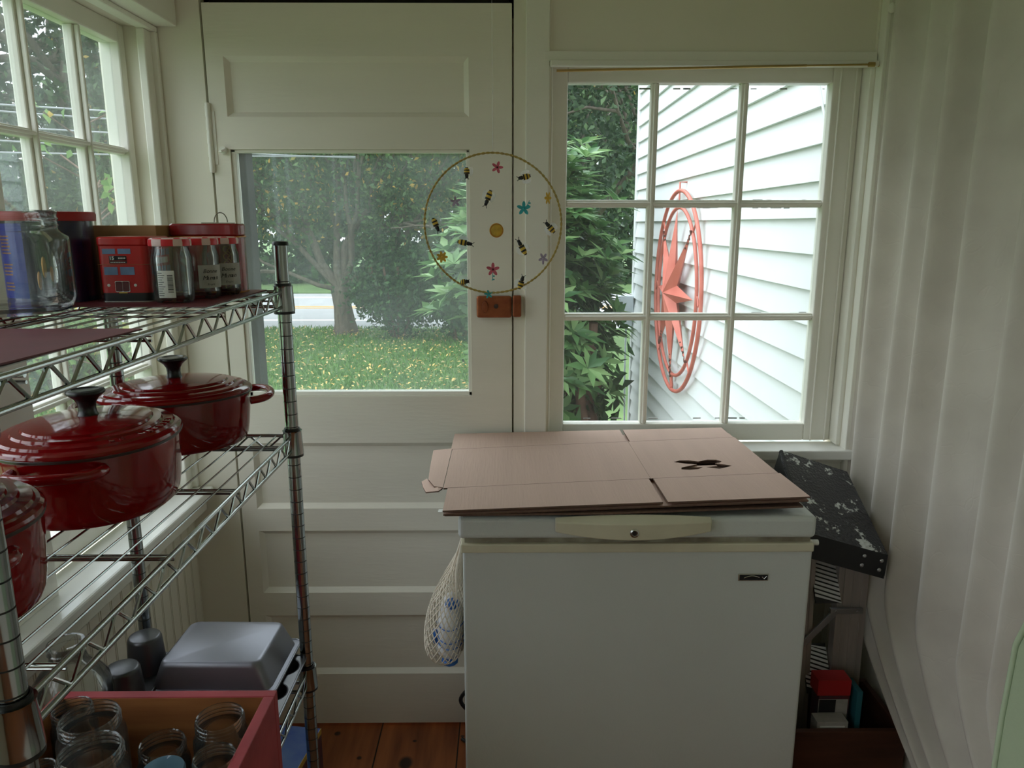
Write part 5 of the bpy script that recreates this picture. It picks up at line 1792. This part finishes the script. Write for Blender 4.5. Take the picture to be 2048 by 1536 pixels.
# rails: U channels
def channel(xa, ya, za, xb, yb, zb_, w_, d_, name='rail'):
    b_ = MB()
    A_, B_ = Vector((xa, ya, za)), Vector((xb, yb, zb_))
    def sect(p):
        return [p + Vector(v) for v in ((-w_ / 2, 0, 0), (w_ / 2, 0, 0), (w_ / 2, d_, 0), (w_ / 2 - 0.003, d_, 0), (w_ / 2 - 0.003, 0.003, 0), (-w_ / 2 + 0.003, 0.003, 0), (-w_ / 2 + 0.003, d_, 0), (-w_ / 2, d_, 0))]
    S0, S1 = [b_.v(v) for v in sect(A_)], [b_.v(v) for v in sect(B_)]
    for k in range(8):
        b_.bm.faces.new([S0[k], S0[(k + 1) % 8], S1[(k + 1) % 8], S1[k]])
    b_.bm.faces.new(S0[::-1]); b_.bm.faces.new(S1)
    for q in (-0.3, 0.0, 0.3):
        b_.tube([A_ + Vector((q * w_, -0.0005, 0)), B_ + Vector((q * w_, -0.0005, 0))], 0.0014, 5)
    return b_.build(name, 'alum', ld, bevel=0.0006)
channel(0.862, 1.700, 0.755, 0.872, 1.70, 0.013, 0.075, 0.028)
channel(0.735, 1.700, 0.780, 0.760, 1.70, 0.013, 0.055, 0.028)
channel(0.860, 1.738, 0.765, 0.870, 1.738, 0.013, 0.030, 0.022, 'rear_rail')
channel(0.730, 1.738, 0.80, 0.755, 1.738, 0.013, 0.030, 0.022, 'rear_rail')
def tread(z, yy0):
    m_ = T(0.795, yy0, z) @ Matrix.Rotation(R(58), 4, 'X')
    tr_ = MB().box((-0.030, -0.060, -0.003), (0.032, 0.060, 0.003), m_).build('tread', 'groove', ld)  # near-black base paints the shade between the ribs
    b_ = MB()
    for k in range(11):
        y0 = -0.056 + 0.0108 * k
        b_.prism([(-0.030, y0 + 0.012), (0.032, y0 - 0.008), (0.032, y0 - 0.0015), (-0.030, y0 + 0.0185)], 'z', 0.003, 0.006)
    for v in b_.bm.verts:
        v.co.y = max(-0.060, min(0.060, v.co.y))
    bmesh.ops.transform(b_.bm, matrix=m_, verts=b_.bm.verts)
    b_.build('glint_ribs', 'ribglint', tr_)
for z in (0.625, 0.375, 0.13):
    tread(z, 1.712)
b = MB()
b.box((0.808, 1.688, 0.540), (0.890, 1.697, 0.554)).tube([(0.822, 1.686, 0.547), (0.822, 1.700, 0.547)], 0.004, 8).tube([(0.876, 1.686, 0.546), (0.876, 1.700, 0.546)], 0.004, 8)
b.build('spreader_bracket', 'grey', ld, bevel=0.001)
m_ = T(0.782, 1.694, 0.495) @ Matrix.Rotation(R(-50), 4, 'Y')
MB().box((-0.062, -0.003, -0.008), (0.062, 0.003, 0.008), m_).build('spreader_arm', 'grey', ld, bevel=0.001)

# ------------------------------------------------------------------ wooden box on the floor with boxes and book in it
t = thing('wooden_box', 'dark open wooden box on the floor at the foot of the ladder', 'box', (0, 0, 0))
wx0, wx1, wy0, wy1, wz1 = 0.660, 0.962, 1.565, 1.780, 0.300
for (a, c_) in (((wx0, wy0, 0), (wx1, wy0 + 0.014, wz1)), ((wx0, wy1 - 0.014, 0), (wx1, wy1, wz1)), ((wx0, wy0 + 0.014, 0), (wx0 + 0.014, wy1 - 0.014, wz1)), ((wx1 - 0.014, wy0 + 0.014, 0), (wx1, wy1 - 0.014, wz1))):
    MB().box(a, c_).build('side_board', 'darkwood', t, bevel=0.0015)
MB().box((wx0 + 0.014, wy0 + 0.014, 0.0), (wx1 - 0.014, wy1 - 0.014, 0.012)).build('bottom_board', 'darkwood', t)
t = thing('upright_carton', 'brown carton with red top and printed label standing in the dark wooden box', 'box', (0.805, 1.645, 0.0125))
MB().box((-0.036, -0.022, 0.0), (0.040, 0.022, 0.385)).build('carton', 'boxdark', t, bevel=0.001)
MB().box((-0.0405, -0.0225, 0.345), (0.0405, 0.0225, 0.386)).build('red_top', 'lidred', t)
MB().box((-0.036, -0.0232, 0.270), (0.036, -0.0215, 0.335)).build('shipping_label', 'booklabel', t)
b = MB().box((-0.035, -0.0238, 0.300), (0.006, -0.0230, 0.334))
for k in range(9):
    b.box((-0.030 + 0.004 * k, -0.0238, 0.276), (-0.028 + 0.004 * k, -0.0230, 0.292))
b.build('label_print', 'black', t)
t = thing('grey_carton', 'small grey labelled carton in front of the upright carton in the wooden box', 'box', (0.790, 1.602, 0.0125))
MB().box((-0.038, -0.018, 0.0), (0.038, 0.018, 0.300)).build('carton', 'booklabel', t, bevel=0.001)
b = MB()
for k in range(4):
    b.box((-0.030, -0.0186, 0.285 - 0.012 * k), (0.030, -0.0180, 0.289 - 0.012 * k))
b.build('carton_print', 'white', t)
tag(MB().box((-0.007, -0.03, 0), (0.007, 0.03, 0.36)).build('teal_book', 'teal', bevel=0.001, loc=(0.866, 1.645, 0.0125)), 'thin teal book standing beside the red-topped carton', 'book')

# ------------------------------------------------------------------ curtain
def curtain():
    NY, NZ = 260, 70
    rs_ = np.random.default_rng(4)
    verts, faces = [], []
    for j in range(NZ + 1):
        z = 2.22 - (2.22 - 0.03) * j / NZ
        f_ = j / NZ
        # the near and far edges drift towards the camera low down, where the cloth is swept aside
        low = max(0, (0.62 - z) / 0.62)
        yfar = max(1.972 - 1.14 * low ** 1.5, 1.45 + 0.1 * z)
        for i in range(NY + 1):
            q = i / NY
            y = yfar + (0.42 - yfar) * q
            ph = q * 13.0 * 2 * PI
            wob = 1.0 * math.sin(q * 9.3 + 0.9 * f_) + 0.6 * math.sin(q * 23 + 1.0 + 1.2 * f_)
            amp = 0.021 + 0.004 * f_ + 0.006 * math.sin(q * 31 + 1.5 * f_)
            c_ = math.cos(ph + wob)
            x = 0.946 - amp * (c_ + 0.22 * math.cos(2 * (ph + wob) + 0.7) + 0.25 * math.sin(0.5 * ph + 2 * f_)) - 0.012 * f_ * (0.5 + 0.5 * math.sin(q * 7))
            if q < 0.03:
                x += 0.012 * (1 - q / 0.03)
            verts.append((min(x, 0.982), y, z))
    for j in range(NZ):
        for i in range(NY):
            a = j * (NY + 1) + i
            faces.append((a, a + 1, a + NY + 2, a + NY + 1))
    me = bpy.data.meshes.new('curtain')
    me.from_pydata(verts, [], faces)
    me.materials.append(M['curtain'])
    for p in me.polygons:
        p.use_smooth = True
    o = bpy.data.objects.new('curtain', me)
    C.objects.link(o)
    s = o.modifiers.new('thickness', 'SOLIDIFY')
    s.thickness = 0.0012
    return o
tag(curtain(), 'pleated off-white crinkled curtain covering the right wall', 'curtain')
t = thing('curtain_rod', 'painted curtain rod bracketed over the right-hand curtain', 'rod')
MB().tube([(0.938, 1.975, 2.0 + 0.235), (0.938, 0.30, 2.235)], 0.008, 12).build('rod', 'trim', t, smooth=40)
b = MB().tube([(0.938, 1.978, 2.235), (0.938, 1.965, 2.235)], 0.014, 12)
b.tube([(0.938, 1.97, 2.235), (0.984, 1.97, 2.235)], 0.006, 8)
b.build('end_bracket', 'trim', t, smooth=40)
MB().sphere((0.945, 1.965, 2.225), 0.013, (0.8, 0.9, 1), 14).build('rod_end_ball', 'trim', t, smooth=50)
tag(MB().sphere((0.942, 1.955, 2.005), 0.012, (0.8, 0.9, 1), 14).tube([(0.942, 1.955, 2.005), (0.942, 1.97, 2.005), (0.942, 2.0, 2.005)], 0.005, 8).build('painted_hook', 'trim', smooth=50), 'small painted hook on the wall by the top left of the curtain', 'hook')

# ------------------------------------------------------------------ chair corner at lower right
t = thing('green_chair', 'pale green padded chair back cut off by the right frame edge', 'chair', (0.0, 0.0, 0.0))
b = MB()
def cpt(u, w):
    return Vector((0.585 + 0.0 * u, 0.80 - u * 0.44, w))
prof = []
for k in range(9):
    a = R(90 + 90 * k / 8)
out = [(0.00, 0.45), (0.0, 0.90), (0.004, 1.00), (0.016, 1.035), (0.04, 1.065), (0.08, 1.085), (0.40, 1.085), (0.44, 1.06), (0.455, 1.0), (0.455, 0.45)]
A_ = [b.v((0.606, 0.802 - u, w)) for u, w in out]
B_ = [b.v((0.668, 0.796 - u * 0.98, w * 0.998)) for u, w in out]
b.bm.faces.new(A_)
b.bm.faces.new(B_[::-1])
for k in range(len(out)):
    b.bm.faces.new([A_[k], B_[k], B_[(k + 1) % len(out)], A_[(k + 1) % len(out)]])
b.build('backrest', 'chair', t, bevel=0.010, seg=4)
b = MB().tube([(0.608, 0.802 - u, w) for u, w in out], 0.0035, 8)
b.build('piping', 'chairpipe', t, smooth=60)
MB().box((0.64, 0.36, 0.42), (0.90, 0.80, 0.50)).build('seat', 'chair', t, bevel=0.02, seg=4)
for (x, y) in ((0.62, 0.39), (0.62, 0.77), (0.88, 0.39), (0.88, 0.77)):
    MB().tube([(x, y, 0), (x, y, 0.46)], 0.014, 10).build('leg', 'grey', t, smooth=60)

# ------------------------------------------------------------------ bee hoop
hp_ = thing('bee_hoop', 'gold braided hoop of sheer net with felt bees and flowers, hanging before the door', 'ornament', (-0.026, 1.60, 1.4905))
RH = 0.1435
b = MB()
for s in (0, 1):
    pts = []
    for k in range(360):
        a = 2 * PI * k / 360
        tw = 46 * a + s * PI
        rr_ = RH + 0.0013 * math.cos(tw)
        pts.append((rr_ * math.cos(a), 0.0013 * math.sin(tw), rr_ * math.sin(a)))
    b.tube(pts, 0.0013, 5, closed=True)
b.build('braided_ring', 'hoop', hp_, smooth=60)
nt_ = MB()
c0 = nt_.v((0, 0, 0))
vs = [nt_.v(((RH - 0.001) * math.cos(2 * PI * k / 72), 0, (RH - 0.001) * math.sin(2 * PI * k / 72))) for k in range(72)]
for k in range(72):
    nt_.bm.faces.new([c0, vs[k], vs[(k + 1) % 72]])
nt_.build('sheer_net', 'tulle', hp_)
MB().tube([(0, 0, RH), (0, 0, 2.30 - 1.4905)], 0.0003, 4).build('hanging_thread', 'wing', hp_)
KX = 0.000262
def loc2(px, py):
    return ((px - 657) * KX, -(py - 662) * KX)
bees = [((452, 300), (452, 225)), ((868, 308), (955, 288)), ((600, 510), (642, 400)), ((218, 710), (178, 615)), ((480, 820), (372, 798)), ((1085, 655), (1150, 730)), ((862, 795), (922, 905)), ((452, 1118), (390, 1125)), ((898, 1085), (868, 1180))]
for (hd_, tl_) in bees:
    hx, hz = loc2(*hd_)
    tx, tz = loc2(*tl_)
    ang = math.atan2(hz - tz, hx - tx)
    L = math.hypot(hx - tx, hz - tz)
    m_ = Matrix.Rotation(-ang, 4, 'Y')
    # local x axis = tail to head
    rt = bpy.data.objects.new('bee', None)
    bb_ = MB()
    wd = 0.0056
    bb_.lathe([(0, 0), (0.0026, 0.0012), (wd, L * 0.22), (wd * 1.05, L * 0.45), (wd * 0.9, L * 0.66), (0, L * 0.70)], 16, sy=0.6)
    bee = bb_.build('bee', 'beeyellow', hp_, smooth=60)
    bee.matrix_basis = T(tx, -0.002, tz) @ m_ @ Matrix.Rotation(PI / 2, 4, 'Y')
    q = MB()
    for f0, f1, wv_ in ((0.0, 0.08, 0.0030), (0.24, 0.36, wd * 1.03), (0.52, 0.66, wd * 1.06)):
        q.lathe([(wv_ * 0.97 + 0.0001, L * f0), (wv_ + 0.0002, L * (f0 + f1) / 2), (wv_ * 0.99 + 0.0001, L * f1)], 16, sy=0.62)
    q.sphere((0, 0, L * 0.80), 0.0040, (1.05, 0.7, L * 0.2 / 0.0040), 12)
    q.sphere((0, 0, L * 0.98), 0.0036, (1, 0.7, 0.9), 12)
    q.tube([(0.0008, 0, L * 1.02), (0.0045, 0, L * 1.22)], 0.0007, 5)
    q.tube([(-0.0008, 0, L * 1.02), (-0.0045, 0, L * 1.22)], 0.0007, 5)
    q.build('black_markings', 'beeblack', bee, smooth=60)
    for s in (1, -1):
        w_ = MB()
        c1 = w_.v((s * 0.002, 0.0005, L * 0.62))
        rim_ = []
        for k in range(17):
            a = 2 * PI * k / 16
            if k == 16:
                break
            rim_.append(w_.v((s * (0.0085 + 0.0055 * math.cos(a)), 0.0008 + 0.001 * math.sin(a), L * 0.42 + 0.0095 * math.sin(a) - 0.2 * 0.006 * math.cos(a))))
        w_.bm.faces.new(rim_)
        w_.bm.verts.remove(c1)
        w_.build('wing', 'wing', bee)
def flower(px, py, m, r_, n=5, stem=None, rot=0.0, sq=1.0):
    x, z = loc2(px, py)
    b_ = MB()
    for k in range(n):
        a = 2 * PI * k / n + rot
        c_ = (math.cos(a), math.sin(a))
        pts = []
        for j in range(12):
            q = 2 * PI * j / 12
            lx, lz = r_ * 0.52 + r_ * 0.48 * math.cos(q), r_ * 0.24 * math.sin(q)
            pts.append(((lx * c_[0] - lz * c_[1]) * sq, -0.0008 - 0.0006 * math.cos(q), lx * c_[1] + lz * c_[0]))
        b_.face(pts)
    f_ = b_.build('flower', m, hp_)
    f_.location = (x, -0.001, z)
    e_ = MB().sphere((0, -0.001, 0), r_ * 0.17, (1, 0.5, 1), 10).build('flower_centre', 'maroonp' if m == 'pink' else m, f_, smooth=60)
    if stem:
        s_ = MB()
        s_.tube([(0, 0, -r_ * 0.4), (stem[0] * 0.5, 0, -r_ * 0.4 + stem[1] * 0.6), (stem[0], 0, stem[1])], 0.0007, 5)
        for q in (0.5, 0.8):
            s_.sphere((stem[0] * q + 0.0025, 0, stem[1] * q - 0.002), 0.0025, (1.1, 0.15, 0.7), 8)
        s_.build('leaf_spray', 'tealf', f_)
    return f_
flower(693, 225, 'pink', 0.0125)
flower(360, 487, 'lilac', 0.0110, rot=0.4)
flower(903, 540, 'tealf', 0.0150, rot=0.3, stem=(0.012, 0.016))
flower(1095, 460, 'yel', 0.0135, 6, sq=0.55)
flower(245, 922, 'yel', 0.0125, 7)
flower(655, 1022, 'pink', 0.0145, rot=0.3, stem=(-0.002, -0.024))
flower(1062, 935, 'lilac', 0.0130, sq=0.8, rot=0.9)
flower(618, 1222, 'tealf', 0.0095, rot=0.5)
x, z = loc2(685, 712)
o = MB().lathe([(0, 0.003), (0.011, 0.003), (0.0145, 0.0015), (0.0150, 0.0)], 28).build('round_badge', 'yel', hp_, smooth=40)
o.matrix_basis = T(x, -0.001, z) @ RX90
o2 = MB().lathe([(0.0140, 0.0), (0.0145, 0.004), (0.0128, 0.0042), (0.0124, 0.0)], 28).build('badge_ring', 'gold', o, smooth=40)
